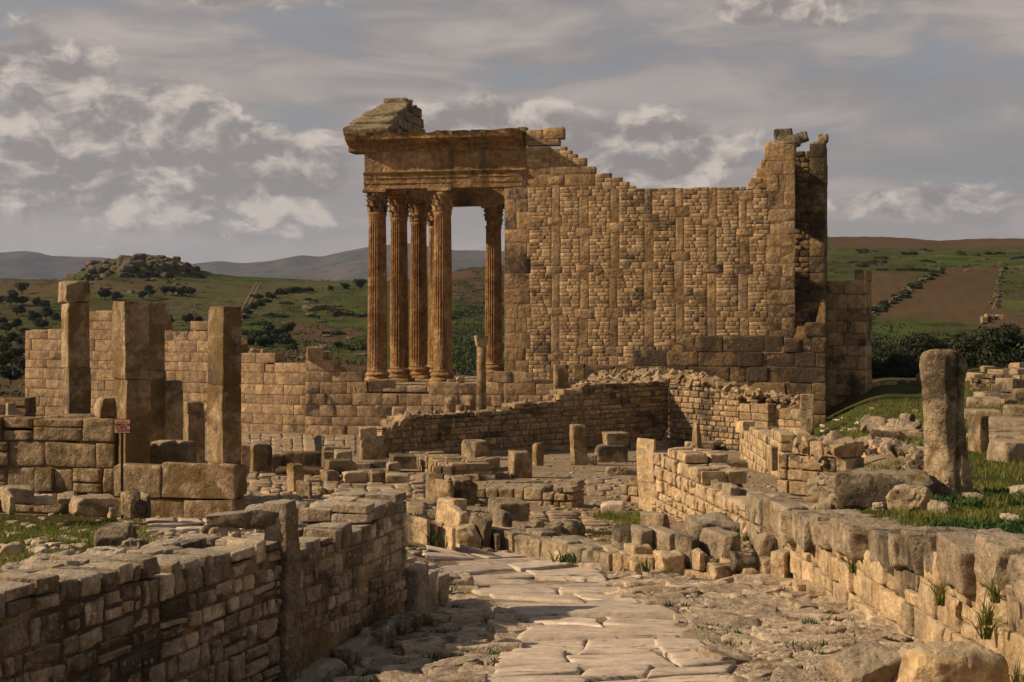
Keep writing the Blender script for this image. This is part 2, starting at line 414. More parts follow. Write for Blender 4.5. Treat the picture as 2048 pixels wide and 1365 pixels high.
# ------------------------------------------------------------------ materials
def stone_mat(name, a, b, grey, dark=0.25, moss=0.0, spots=0.0, bump=0.5, bs=9.0, var=0.35, streak=0.0, topgrey=0.0, scale=1.0, darkcol=(0.045, 0.034, 0.026), crack=0.0, cons=1.0):
    if name not in ('olive_bark',): a, b, grey = [(c[0], c[1] * .97, c[2] * .88) for c in (a, b, grey)]
    m = bpy.data.materials.new(name); m.use_nodes = True; nt = m.node_tree; L = nt.links
    bs_ = nt.nodes['Principled BSDF']; bs_.inputs['Roughness'].default_value = 0.93; bs_.inputs['Specular IOR Level'].default_value = 0.15
    geo = nt.nodes.new('ShaderNodeNewGeometry'); oi = nt.nodes.new('ShaderNodeObjectInfo')
    pos = geo.outputs['Position']
    rnd = math_(nt, 'FRACT', math_(nt, 'ADD', oi.outputs['Random'], geo.outputs['Random Per Island']))
    rnd2 = math_(nt, 'FRACT', math_(nt, 'MULTIPLY', rnd, 17.31))
    off = nt.nodes.new('ShaderNodeVectorMath'); off.operation = 'ADD'
    L.new(pos, off.inputs[0]); L.new(comb(nt, math_(nt, 'MULTIPLY', rnd, 31.0), math_(nt, 'MULTIPLY', rnd2, 17.0), 0.0), off.inputs[1])
    pr = off.outputs[0]                                             # each stone has its own patch of the pattern
    n1 = noise_(nt, pr, 2.6 * scale, 6, 0.6, 0.4)
    n2 = noise_(nt, pos, 0.7 * scale, 5, 0.6, 0.5)
    n3 = noise_(nt, pr, 11.0 * scale, 6, 0.65)
    col = mixc(nt, smooth(nt, n1, 0.40, 0.62), a, b)
    col = mixc(nt, smooth(nt, rnd2, 0.55, 1.0), col, mixc(nt, 0.55, col, grey))
    n4 = noise_(nt, pr, 38.0 * scale, 4, 0.7)
    fine = math_(nt, 'MULTIPLY', math_(nt, 'ADD', 1 - .26 * cons, math_(nt, 'MULTIPLY', smooth(nt, n3, 0.32, 0.68), 0.40 * cons)), math_(nt, 'ADD', 1 - .2 * cons, math_(nt, 'MULTIPLY', smooth(nt, n4, 0.34, 0.66), 0.34 * cons)))
    med = smooth(nt, noise_(nt, pr, 4.6 * scale, 5, 0.6, .6), .36, .64)
    fine = math_(nt, 'MULTIPLY', fine, math_(nt, 'ADD', 1 - .24 * cons, math_(nt, 'MULTIPLY', med, 0.40 * cons)))
    val = math_(nt, 'MULTIPLY', fine, math_(nt, 'ADD', 1.0 - var / 2, math_(nt, 'MULTIPLY', rnd, var)))
    col = mixc(nt, 1.0, col, comb(nt, val, val, val), 'MULTIPLY')
    if topgrey:
        sp = nt.nodes.new('ShaderNodeSeparateXYZ'); L.new(geo.outputs['Normal'], sp.inputs[0])
        f = math_(nt, 'MULTIPLY', smooth(nt, math_(nt, 'ADD', sp.outputs[2], math_(nt, 'MULTIPLY', n1, 0.6)), 0.55, 1.1), topgrey)
        col = mixc(nt, f, col, grey)
    if streak:
        mp = nt.nodes.new('ShaderNodeMapping'); mp.inputs['Scale'].default_value = (1.0, 1.0, 0.10); L.new(pos, mp.inputs[0])
        ns = noise_(nt, mp.outputs[0], 1.7, 6, 0.65, 0.3)
        col = mixc(nt, math_(nt, 'MULTIPLY', smooth(nt, ns, 0.50, 0.68), streak), col, darkcol)
        col = mixc(nt, math_(nt, 'MULTIPLY', smooth(nt, noise_(nt, mp.outputs[0], 4.0, 4, .6), 0.52, 0.75), streak * .7), col, (0.34, 0.17, 0.055))
    if dark:
        f = math_(nt, 'ADD', n2, math_(nt, 'MULTIPLY', math_(nt, 'SUBTRACT', n3, 0.5), 0.45))
        f = math_(nt, 'ADD', f, math_(nt, 'MULTIPLY', math_(nt, 'SUBTRACT', rnd2, 0.5), 0.16))
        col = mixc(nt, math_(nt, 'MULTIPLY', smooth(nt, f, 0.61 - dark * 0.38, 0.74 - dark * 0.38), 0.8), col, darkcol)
    if moss:
        nm = noise_(nt, pos, 1.5 * scale, 6, 0.62, 0.6)
        col = mixc(nt, math_(nt, 'MULTIPLY', smooth(nt, nm, 0.58 - moss * .30, 0.70 - moss * .30), 0.75), col, (0.15, 0.092, 0.024))
    if spots:
        vo = nt.nodes.new('ShaderNodeTexVoronoi'); vo.inputs['Scale'].default_value = 16.0 * scale; L.new(pr, vo.inputs['Vector'])
        sz = noise_(nt, pr, 3.0 * scale, 3, 0.5)
        d = math_(nt, 'SUBTRACT', vo.outputs['Distance'], math_(nt, 'MULTIPLY', math_(nt, 'SUBTRACT', sz, 0.42), spots))
        fs = math_(nt, 'SUBTRACT', 1.0, smooth(nt, math_(nt, 'ADD', d, math_(nt, 'MULTIPLY', math_(nt, 'SUBTRACT', n3, .5), .3)), 0.0, 0.16))
        sc_ = nt.nodes.new('ShaderNodeSeparateColor'); L.new(vo.outputs['Color'], sc_.inputs[0])
        lc = mixc(nt, smooth(nt, sc_.outputs[0], 0.86, 0.9), (0.40, 0.37, 0.31), (0.45, 0.17, 0.04))
        col = mixc(nt, math_(nt, 'MULTIPLY', fs, 0.8), col, lc)
    ck = None
    if crack:
        mp2 = nt.nodes.new('ShaderNodeMapping'); mp2.inputs['Scale'].default_value = (0.55, 2.6, 1.0); L.new(pr, mp2.inputs[0])
        rg = math_(nt, 'ABSOLUTE', math_(nt, 'SUBTRACT', noise_(nt, mp2.outputs[0], 1.7, 4, 0.5, .35), 0.5))
        gate = smooth(nt, noise_(nt, pr, 1.6, 3, .5), .44, .56)
        ck = math_(nt, 'MULTIPLY', math_(nt, 'SUBTRACT', 1.0, smooth(nt, rg, 0.0, 0.016)), gate)
        col = mixc(nt, math_(nt, 'MULTIPLY', ck, crack), col, (0.08, 0.06, 0.045))
    L.new(col, bs_.inputs['Base Color'])
    nb = noise_(nt, pos, bs * scale, 9, 0.68, 0.2); nb2 = noise_(nt, pr, bs * .28 * scale, 4, 0.55)
    pit = nt.nodes.new('ShaderNodeTexVoronoi'); pit.inputs['Scale'].default_value = bs * 2.2 * scale; L.new(pos, pit.inputs['Vector'])
    hgt = math_(nt, 'ADD', math_(nt, 'ADD', nb, math_(nt, 'MULTIPLY', nb2, 1.1)), math_(nt, 'MULTIPLY', smooth(nt, pit.outputs['Distance'], 0.0, 0.35), 0.16))
    if ck is not None: hgt = math_(nt, 'SUBTRACT', hgt, math_(nt, 'MULTIPLY', ck, .5))
    bp = nt.nodes.new('ShaderNodeBump'); bp.inputs['Strength'].default_value = bump; bp.inputs['Distance'].default_value = 0.85 / (bs * scale)
    L.new(hgt, bp.inputs['Height']); L.new(bp.outputs[0], bs_.inputs['Normal'])
    return m

def plain_mat(name, col, rough=0.8, spec=0.2, metal=0.0, nscale=20.0, var=0.25):
    m = bpy.data.materials.new(name); m.use_nodes = True; nt = m.node_tree
    b = nt.nodes['Principled BSDF']; b.inputs['Roughness'].default_value = rough; b.inputs['Specular IOR Level'].default_value = spec; b.inputs['Metallic'].default_value = metal
    geo = nt.nodes.new('ShaderNodeNewGeometry')
    n = noise_(nt, geo.outputs['Position'], nscale, 5, 0.6)
    v = math_(nt, 'ADD', 1 - var / 2, math_(nt, 'MULTIPLY', n, var))
    nt.links.new(mixc(nt, 1.0, col, comb(nt, v, v, v), 'MULTIPLY'), b.inputs['Base Color'])
    return m

def leaf_mat(name, a, b, tl=0.25):
    m = bpy.data.materials.new(name); m.use_nodes = True; nt = m.node_tree; L = nt.links
    bs = nt.nodes['Principled BSDF']; bs.inputs['Roughness'].default_value = 0.6; bs.inputs['Specular IOR Level'].default_value = 0.25
    geo = nt.nodes.new('ShaderNodeNewGeometry'); oi = nt.nodes.new('ShaderNodeObjectInfo')
    f = math_(nt, 'ADD', math_(nt, 'MULTIPLY', geo.outputs['Random Per Island'], .7), math_(nt, 'MULTIPLY', oi.outputs['Random'], .3))
    col = mixc(nt, f, a, b); L.new(col, bs.inputs['Base Color'])
    tr = nt.nodes.new('ShaderNodeBsdfTranslucent'); L.new(col, tr.inputs[0])
    mx = nt.nodes.new('ShaderNodeMixShader'); mx.inputs[0].default_value = tl
    L.new(bs.outputs[0], mx.inputs[1]); L.new(tr.outputs[0], mx.inputs[2]); L.new(mx.outputs[0], nt.nodes['Material Output'].inputs[0])
    return m

M_temple = stone_mat('temple_stone', (0.37, 0.245, 0.13), (0.50, 0.345, 0.20), (0.46, 0.345, 0.235), dark=0.14, bump=0.22, bs=5.0, var=0.6, streak=.15, cons=.75)
M_chain = stone_mat('temple_pier_stone', (0.36, 0.235, 0.125), (0.45, 0.305, 0.175), (0.41, 0.30, 0.20), dark=0.14, bump=0.4, bs=4.0, var=0.35, streak=.35, scale=.45)
M_column = stone_mat('column_stone', (0.33, 0.175, 0.07), (0.43, 0.26, 0.125), (0.37, 0.245, 0.135), dark=0.0, bump=0.6, bs=4.0, var=0.2, streak=.55, scale=.45)
M_entab = stone_mat('entablature_stone', (0.34, 0.20, 0.09), (0.44, 0.28, 0.145), (0.40, 0.28, 0.17), dark=0.26, bump=0.55, bs=4.0, var=0.3, streak=.6, scale=.45)
M_greytop = stone_mat('weathered_grey_stone', (0.25, 0.20, 0.13), (0.36, 0.29, 0.19), (0.33, 0.28, 0.20), dark=0.2, moss=.1, bump=0.7, bs=5.0, var=0.3, streak=.2)
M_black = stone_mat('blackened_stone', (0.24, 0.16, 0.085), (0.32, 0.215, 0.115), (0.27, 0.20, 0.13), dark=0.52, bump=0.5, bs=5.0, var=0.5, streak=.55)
M_ashlar = stone_mat('forum_ashlar', (0.37, 0.255, 0.155), (0.45, 0.32, 0.205), (0.40, 0.30, 0.20), dark=0.16, bump=0.4, bs=5.0, var=0.3, streak=.28, scale=.45)
M_rubble = stone_mat('rubble_wall_stone', (0.34, 0.235, 0.135), (0.44, 0.31, 0.19), (0.36, 0.29, 0.20), dark=0.2, bump=0.6, bs=7.0, var=0.55, topgrey=.5)
M_mortar = stone_mat('earth_mortar', (0.27, 0.165, 0.085), (0.34, 0.215, 0.115), (0.25, 0.18, 0.11), dark=0.15, bump=0.7, bs=10.0, var=0.1)
M_pillar = stone_mat('pillar_stone', (0.40, 0.285, 0.18), (0.46, 0.34, 0.225), (0.36, 0.28, 0.19), dark=0.22, moss=.42, spots=.16, bump=0.7, bs=8.0, var=0.2, streak=.4, scale=1.0)
M_block = stone_mat('fallen_block_stone', (0.36, 0.265, 0.165), (0.46, 0.35, 0.23), (0.36, 0.30, 0.22), dark=0.28, moss=.16, spots=.22, bump=0.7, bs=8.0, var=0.35, topgrey=.6)
M_warm = stone_mat('warm_limestone', (0.52, 0.37, 0.215), (0.58, 0.43, 0.275), (0.46, 0.37, 0.26), dark=0.08, moss=0.0, spots=.0, bump=0.7, bs=9.0, var=0.3, topgrey=.85)
M_warmtop = stone_mat('grey_coping_stone', (0.38, 0.29, 0.20), (0.45, 0.355, 0.255), (0.37, 0.31, 0.245), dark=0.18, moss=.05, spots=.15, bump=0.9, bs=9.0, var=0.3, topgrey=.6)
M_near = stone_mat('lichen_wall_stone', (0.36, 0.275, 0.185), (0.60, 0.475, 0.35), (0.52, 0.46, 0.39), dark=0.10, spots=1.0, bump=1.0, bs=14.0, var=1.0, topgrey=.5)
M_nearmortar = stone_mat('brown_mortar', (0.33, 0.225, 0.125), (0.42, 0.295, 0.175), (0.24, 0.17, 0.10), dark=0.28, bump=1.0, bs=16.0, var=0.1)
M_slab = stone_mat('paving_limestone', (0.56, 0.46, 0.38), (0.62, 0.515, 0.43), (0.54, 0.46, 0.395), dark=0.03, bump=0.18, bs=8.0, var=0.34, crack=.85, cons=.55)
M_pathrock = stone_mat('path_rock', (0.48, 0.38, 0.285), (0.58, 0.47, 0.36), (0.46, 0.39, 0.31), dark=0.04, bump=.8, bs=12.0, var=0.4)
M_forum = stone_mat('forum_paving', (0.38, 0.28, 0.185), (0.45, 0.34, 0.235), (0.38, 0.30, 0.22), dark=0.12, bump=0.5, bs=6.0, var=0.25)
M_hillrock = stone_mat('hill_rock', (0.13, 0.10, 0.07), (0.21, 0.165, 0.125), (0.19, 0.16, 0.135), dark=0.25, bump=0.6, bs=1.2, var=0.5, scale=.25)
M_mono = stone_mat('standing_stone', (0.54, 0.40, 0.255), (0.47, 0.33, 0.19), (0.45, 0.36, 0.25), dark=0.10, moss=.16, spots=.12, bump=1.0, bs=7.0, var=0.1)
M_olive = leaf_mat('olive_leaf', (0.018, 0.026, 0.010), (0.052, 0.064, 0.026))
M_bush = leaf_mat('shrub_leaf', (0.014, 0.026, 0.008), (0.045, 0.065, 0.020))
M_grass = leaf_mat('grass_blade', (0.085, 0.12, 0.016), (0.26, 0.235, 0.055), .35)
M_weed = leaf_mat('weed_leaf', (0.025, 0.06, 0.012), (0.07, 0.13, 0.03), .3)
M_cactus = leaf_mat('cactus_pad', (0.035, 0.055, 0.025), (0.10, 0.13, 0.07), .05)
M_bark = stone_mat('olive_bark', (0.06, 0.045, 0.032), (0.10, 0.078, 0.055), (0.09, 0.08, 0.065), dark=.1, bump=.8, bs=6.0)
M_iron = plain_mat('black_iron', (0.02, 0.017, 0.015), .6, .4)
M_sign = plain_mat('pink_sign_panel', (0.50, 0.25, 0.15), .6, .3, var=.15)
M_ink = plain_mat('dark_sign_ink', (0.05, 0.015, 0.012), .7, .2)
M_panel = plain_mat('grey_lectern_metal', (0.16, 0.145, 0.12), .5, .4)

# ------------------------------------------------------------------ terrain
Bp = np.array([(-20, -1.2), (0, -1.62), (5, -1.95), (9.5, -2.31), (14, -2.67), (20, -3.14), (27, -3.55), (36, -4.05), (44, -4.5), (50, -4.85), (56, -5.15), (61, -5.35), (70, -5.4), (90, -5.4)])
Lp = np.array([(-20, -1.0), (0, -1.25), (8, -1.55), (11, -1.82), (14, -2.2), (17, -2.5), (20, -2.83), (22, -2.95), (26, -3.2), (30, -3.55), (36, -4.05), (44, -4.5), (50, -4.85), (56, -5.15), (61, -5.35), (70, -5.4), (90, -5.4)])
Rp = np.array([(-20, -.9), (0, -1.1), (8, -1.55), (12, -1.83), (16, -2.05), (20, -2.2), (25, -2.42), (35, -2.8), (48, -3.15), (60, -3.5), (70, -3.7), (80, -3.35), (95, -3.3)])
FL = np.array([(80, -5.5), (90, -5.6), (120, -4.9), (160, -4.0), (200, -2.6), (300, 2.4), (400, 9.0), (430, 10.4), (480, 9.8), (700, -6), (1500, -30), (9000, -60)])
FM = np.array([(80, -5.0), (90, -5.2), (120, -4.6), (160, -3.4), (200, -1.6), (300, 3.6), (400, 12.5), (440, 15.0), (500, 14), (700, 4), (1500, -30), (9000, -60)])
FR = np.array([(80, -3.6), (95, -3.3), (110, -3.4), (130, -2.8), (180, -.9), (300, 9.5), (400, 17.3), (520, 27.0), (580, 27.5), (700, 22), (1500, -20), (9000, -60)])
WALL_E, WALL_S = np.array([-0.93, 13.3]), np.array([-2.66, 7.8])

def sstep(a, b, x):
    t = np.clip((x - a) / (b - a), 0, 1); return t * t * (3 - 2 * t)

def H(x, y):
    x = np.atleast_1d(np.asarray(x, float)); y = np.atleast_1d(np.asarray(y, float)); x, y = np.broadcast_arrays(x, y)
    pxc = CX + F * x / np.maximum(y, 4.0)
    b = np.interp(y, *Bp.T); l = np.interp(y, *Lp.T); r = np.interp(y, *Rp.T)
    # ground held up behind the low wall along the near side of the path
    d = (WALL_E - WALL_S) / np.linalg.norm(WALL_E - WALL_S); n = np.array([-d[1], d[0]])
    sd = (x - WALL_E[0]) * n[0] + (y - WALL_E[1]) * n[1]
    wd = np.where(y < 13.6, .25, .25 + (y - 13.6) * .5)
    fl = sstep(0.18, .18 + wd, sd)
    z = b + (l - b) * fl - .42 * np.exp(-np.minimum(sd - .1, 0) ** 2 / .9) * np.interp(y, [0, 11.2, 12.4, 13.3, 15], [.9, .9, .55, .25, 0]) * (1 - fl)
    # ground on the other side, held by the long retaining wall
    fr1 = sstep(3.18, 3.5, x); fr2 = sstep(1560, 1780, pxc)
    k = sstep(15.5, 17.5, y)
    z = z + (r - b) * (fr1 * (1 - k) + fr2 * k)
    r2 = np.interp(y, [20, 24, 30, 80, 95], [-2.2, -2.38, -2.5, -2.55, -3.3]); kr = sstep(1830, 1960, pxc) * sstep(22, 28, y)
    z = z * (1 - kr) + r2 * kr
    # country beyond the ruins
    fL = np.interp(y, *FL.T); fM = np.interp(y, *FM.T); fR = np.interp(y, *FR.T)
    a1 = sstep(760, 1000, pxc); a2 = sstep(1050, 1640, pxc)
    far = fL * (1 - a1) + fM * (a1 - a2).clip(0) + fR * a2
    far = np.where(a2 >= a1, fR * a2 + fL * (1 - a2), far)
    kf = sstep(79, 90, y)
    z = z * (1 - kf) + far * kf
    p3 = np.stack([x.ravel(), y.ravel(), np.zeros(x.size)], 1)
    # rocky knoll on the ridge
    kx, ky = P(268, 540, 385)[:2]
    z = z + 3.6 * np.exp(-(((x - kx) / 13.5) ** 2 + ((y - ky) / 26) ** 2) ** 2.0) + 3.4 * np.exp(-(((x - kx - 5) / 21) ** 2 + ((y - ky) / 34) ** 2))
    rough = (fbm(p3 * .045, 3, 4)).reshape(x.shape) * 1.3 * sstep(90, 260, y)
    fine = (fbm(p3 * 1.3, 4, 4)).reshape(x.shape) * (.03 + .08 * sstep(14, 60, y) * sstep(55, 100, y))
    z = z + rough + fine + np.exp(-(((x - kx) / 18) ** 2 + ((y - ky) / 30) ** 2)) * (fbm(p3 * .45, 9, 4).reshape(x.shape) * 1.9)
    return z

_Dm = np.geomspace(5, 900, 420)
def G(px, py):
    """where the ray through a photo pixel meets the ground"""
    k, q = (px - CX) / F, (HY - py) / F
    below = np.nonzero(q * _Dm <= H(k * _Dm, _Dm))[0]
    D = 900.0
    if len(below):
        i = max(below[0], 1); d = np.linspace(_Dm[i - 1], _Dm[i], 24); s = np.nonzero(q * d <= H(k * d, d))[0]
        D = d[s[0]] if len(s) else _Dm[i]
    return np.array([(px - CX) / F * D, D, float(H((px - CX) / F * D, D)[0])])
def Hs(x, y): return float(H(x, y)[0])

def inpoly(px, py, poly):
    c = np.zeros(px.shape, bool); n = len(poly)
    for i in range(n):
        x1, y1 = poly[i]; x2, y2 = poly[(i + 1) % n]
        if y1 == y2: continue
        c ^= ((y1 > py) != (y2 > py)) & (px < (x2 - x1) * (py - y1) / (y2 - y1) + x1)
    return c

def build_ground():
    ang = np.concatenate([np.linspace(-1.45, -.42, 30)[:-1], np.linspace(-.42, .42, 620), np.linspace(.42, 1.45, 30)[1:]])
    D = np.concatenate([np.linspace(-6, 3.5, 8)[:-1], np.geomspace(3.5, 95, 330), np.geomspace(95, 620, 330)[1:], np.geomspace(620, 9000, 30)[1:]])
    t = np.tan(ang)
    DD, TT = np.meshgrid(D, t, indexing='ij')
    X = TT * np.maximum(DD, 3.5) ; Y = DD.copy()
    Z = H(X, Y)
    V = np.stack([X, Y, Z], -1).reshape(-1, 3)
    nr, ncol = len(D), len(t)
    i = np.arange(nr - 1)[:, None] * ncol + np.arange(ncol - 1)[None]
    Q = np.stack([i, i + 1, i + ncol + 1, i + ncol], -1).reshape(-1, 4)
    # zones: grass, ploughed soil, bare earth (grass and soil tones darkened for cloud shade far off)
    x, y, z = V.T
    px = CX + F * x / np.maximum(y, 3.5); py = HY - F * z / np.maximum(y, 3.5)
    p3 = np.stack([x, y, 0 * x], 1)
    n1 = fbm(p3 * .5, 21, 4); n2 = fbm(p3 * .02, 22, 4); n3 = fbm(p3 * .09, 23, 3)
    grass = np.zeros(len(V)); soil = np.zeros(len(V)); dry = np.zeros(len(V))
    near = y < 80
    sdl = (x - WALL_E[0]) * (-(WALL_E - WALL_S)[1] / 5.77) + (y - WALL_E[1]) * ((WALL_E - WALL_S)[0] / 5.77)
    gl = near & (sdl > .5) & (y < 23) & (px < 330)
    grass[gl] = (.75 * sstep(330, 200, px) + .35 * n1)[gl]
    gr = near & (px > 1590) & (y > 9)
    grass[gr] = (.8 + .35 * n1)[gr]
    grass = np.where(near & (px > 1640) & (y > 20) & (py > 895) & (px < 1860), .25 + .2 * n1, grass)
    # tufts on the forum earth
    sp = near & (y > 17) & (y < 45) & (px > 800) & (px < 1560)
    grass[sp] = (.9 * sstep(.35, .8, fbm(p3[sp] * .9, 31, 3)))
    far = y >= 80
    g = .60 + .5 * n2 + .3 * n3
    g = np.where(px < 250, g - .25 * sstep(600, 560, py), g)
    grass[far] = np.maximum(g, .62)[far]
    soil[far] = (.75 * sstep(.0, .5, -n2 + .4 * n3))[far]
    def setp(poly, gv, sv, soft=.25):
        m = far & inpoly(px + 6 * n3, py + 3 * n1, poly)
        grass[m] = np.maximum(gv + soft * n3[m], .55); soil[m] = sv + soft * n1[m] * .5
    setp([(-200, 563), (110, 560), (330, 562), (330, 590), (-200, 600)], .3, .6)
    setp([(330, 566), (690, 562), (640, 600), (480, 640), (360, 660), (320, 620)], .42, .38)
    setp([(560, 640), (700, 655), (735, 668), (660, 690), (640, 730), (560, 760), (500, 740), (600, 690)], .1, .9)
    setp([(905, 533), (1013, 533), (1013, 620), (905, 600)], .15, .75)
    setp([(1660, 500), (2060, 495), (2060, 470), (1660, 470)], .12, .72)
    setp([(1660, 505), (2060, 500), (2060, 535), (1880, 560), (1800, 560), (1660, 545)], .8, .12, .4)
    setp([(1730, 545), (1845, 548), (1850, 560), (1735, 630)], .15, .75)
    setp([(1742, 632), (1890, 535), (2000, 533), (1985, 620), (2060, 640), (2060, 660), (1860, 640)], .0, 1.0)
    setp([(2000, 533), (2060, 533), (2060, 640), (1990, 620)], .5, .4)
    me = mesh_np('ground', V, Q, None)
    for nm, arr in (('grass', grass), ('soil', soil)):
        at = me.attributes.new(nm, 'FLOAT', 'POINT'); at.data.foreach_set('value', np.clip(arr, 0, 1).astype(np.float32))
    m = bpy.data.materials.new('ground'); m.use_nodes = True; nt = m.node_tree; L = nt.links
    bs = nt.nodes['Principled BSDF']; bs.inputs['Roughness'].default_value = 1.0; bs.inputs['Specular IOR Level'].default_value = 0.05
    geo = nt.nodes.new('ShaderNodeNewGeometry'); pos = geo.outputs['Position']
    ag = nt.nodes.new('ShaderNodeAttribute'); ag.attribute_name = 'grass'; as_ = nt.nodes.new('ShaderNodeAttribute'); as_.attribute_name = 'soil'
    a, b, c, d = noise_(nt, pos, .55, 7, .65), noise_(nt, pos, 5.0, 7, .7), noise_(nt, pos, .05, 6, .6), noise_(nt, pos, 28.0, 5, .7)
    earth = mixc(nt, smooth(nt, b, .35, .68), (0.25, 0.185, 0.118), (0.37, 0.285, 0.195))
    earth = mixc(nt, smooth(nt, a, .42, .68), earth, (0.23, 0.168, 0.105))
    earth = mixc(nt, smooth(nt, d, .60, .72), earth, (0.42, 0.34, 0.25))
    gcol = mixc(nt, smooth(nt, b, .3, .7), (0.036, 0.042, 0.011), (0.088, 0.078, 0.024))  # cloud shade over the distant land is put into these dark greens
    gcol = mixc(nt, smooth(nt, c, .40, .66), gcol, (0.060, 0.092, 0.015))
    gcol = mixc(nt, smooth(nt, noise_(nt, pos, .11, 6, .65, .4), .50, .60), gcol, (0.036, 0.046, 0.014))
    gcol = mixc(nt, smooth(nt, a, .55, .72), gcol, (0.12, 0.085, 0.036))
    gcol = mixc(nt, math_(nt, 'MULTIPLY', smooth(nt, noise_(nt, pos, .35, 6, .7), .56, .70), .75), gcol, (0.035, 0.045, 0.018))
    scol = mixc(nt, smooth(nt, b, .3, .7), (0.066, 0.042, 0.021), (0.10, 0.066, 0.034))
    wv = nt.nodes.new('ShaderNodeTexWave'); wv.inputs['Scale'].default_value = .55; wv.inputs['Distortion'].default_value = 3.0; wv.inputs['Detail'].default_value = 3
    mp = nt.nodes.new('ShaderNodeMapping'); mp.inputs['Rotation'].default_value = (0, 0, .5); L.new(pos, mp.inputs[0]); L.new(mp.outputs[0], wv.inputs[0])
    scol = mixc(nt, math_(nt, 'MULTIPLY', wv.outputs[1], .45), scol, (0.125, 0.083, 0.044))
    fg = math_(nt, 'ADD', ag.outputs['Fac'], math_(nt, 'MULTIPLY', math_(nt, 'SUBTRACT', b, .5), .9))
    fs = math_(nt, 'ADD', as_.outputs['Fac'], math_(nt, 'MULTIPLY', math_(nt, 'SUBTRACT', b, .5), .5))
    col = mixc(nt, smooth(nt, fg, .25, .6), earth, gcol)
    col = mixc(nt, smooth(nt, fs, .3, .75), col, scol)
    L.new(col, bs.inputs['Base Color'])
    bp = nt.nodes.new('ShaderNodeBump'); bp.inputs['Strength'].default_value = .8; bp.inputs['Distance'].default_value = .06
    L.new(math_(nt, 'ADD', b, math_(nt, 'MULTIPLY', d, .35)), bp.inputs['Height']); L.new(bp.outputs[0], bs.inputs['Normal'])
    me.materials.append(m)
    o = link('ground', me); tag(o, 'uneven earth, grass and ploughed fields round the ruins', None, kind='structure')
build_ground()

def build_mountains():
    prof = [(-2600, 520), (-1500, 500), (-700, 515), (-300, 498), (0, 505), (45, 501), (75, 504), (100, 511), (200, 513), (240, 518), (300, 530), (380, 527), (440, 521), (485, 525), (540, 520), (600, 509), (640, 513), (690, 502), (735, 494),
            (820, 486), (905, 500), (945, 499), (1000, 501), (1100, 508), (1300, 500), (1500, 515), (1800, 505), (2400, 520), (3200, 500), (4600, 520)]
    pp = np.array(prof); cols = np.linspace(-2600, 4600, 520); rows = np.linspace(0, 1, 70)
    cz = np.interp(cols, *pp.T)
    V = []
    Tt, Cc = np.meshgrid(rows, cols, indexing='ij')
    D = 2600 + 2900 * Tt
    crest = (HY - np.interp(Cc, *pp.T)) / F * 5000
    X = (Cc - CX) / F * D; Y = D
    up = np.clip(Tt / .83, 0, 1)
    Z = -40 + (crest + 40) * (.25 * up + .75 * up ** 2.2)
    Z = np.where(Tt > .83, crest - (Tt - .83) * 900, Z)
    p3 = np.stack([X.ravel(), Y.ravel() * .5, 0 * X.ravel()], 1)
    nn = fbm(p3 / 260, 41, 6, gain=.55).reshape(X.shape); n2 = np.abs(fbm(p3 / 180, 42, 4)).reshape(X.shape)
    Z = Z + (nn * 38 - n2 * 30) * np.sin(np.clip(Tt / .83, 0, 1) * math.pi) + nn * 4 * (Tt > .7)
    V = np.stack([X, Y, Z], -1).reshape(-1, 3); nc = len(cols)
    i = np.arange(len(rows) - 1)[:, None] * nc + np.arange(nc - 1)[None]
    Q = np.stack([i, i + 1, i + nc + 1, i + nc], -1).reshape(-1, 4)
    m = bpy.data.materials.new('mountain'); m.use_nodes = True; nt = m.node_tree; bs = nt.nodes['Principled BSDF']; bs.inputs['Roughness'].default_value = 1; bs.inputs['Specular IOR Level'].default_value = 0
    geo = nt.nodes.new('ShaderNodeNewGeometry')
    a, b = noise_(nt, geo.outputs['Position'], .004, 7, .6, .5), noise_(nt, geo.outputs['Position'], .012, 7, .65)
    col = mixc(nt, smooth(nt, a, .35, .65), (0.030, 0.036, 0.020), (0.10, 0.078, 0.050))
    col = mixc(nt, smooth(nt, b, .5, .62), col, (0.022, 0.026, 0.018))
    nt.links.new(col, bs.inputs['Base Color'])
    o = link('mountain_range', mesh_np('mountain_range', V, Q, m)); tag(o, 'hazy blue mountains beyond the fields', None, kind='structure')
build_mountains()
# ------------------------------------------------------------------ the temple
RHO = math.radians(12)
EU = np.array([math.cos(RHO), -math.sin(RHO)]); EV = np.array([math.sin(RHO), math.cos(RHO)])
T0 = np.array([-3.475, 75.0]); FLOOR = -3.4
def TP(u, v): return T0 + EU * u + EV * v
def TW(a):
    a = np.asarray(a, float); return np.concatenate([T0 + a[:, :1] * EU + a[:, 1:2] * EV, a[:, 2:3]], 1)
def Upx(px, v=-.45):
    k = (px - CX) / F; return (k * (75 + .978 * v) + 3.475 - EV[0] * v) / (EU[0] - k * EU[1])
def Zpx(py, u, v=-.45): return (HY - py) / F * (75 + EU[1] * u + EV[1] * v)

temple = Thing('ruined_temple', 'ochre stone temple with fluted columns, broken pediment and tall patched side wall', 'temple', (*TP(0, 0), FLOOR))
def tpart(name, v, q, mat, parent=None, smooth=False, local=True):
    v = TW(v) if local else v
    q = list(q)
    me = mesh_py(name, v, q, mat, smooth)
    return link(name, me, parent or temple.e)

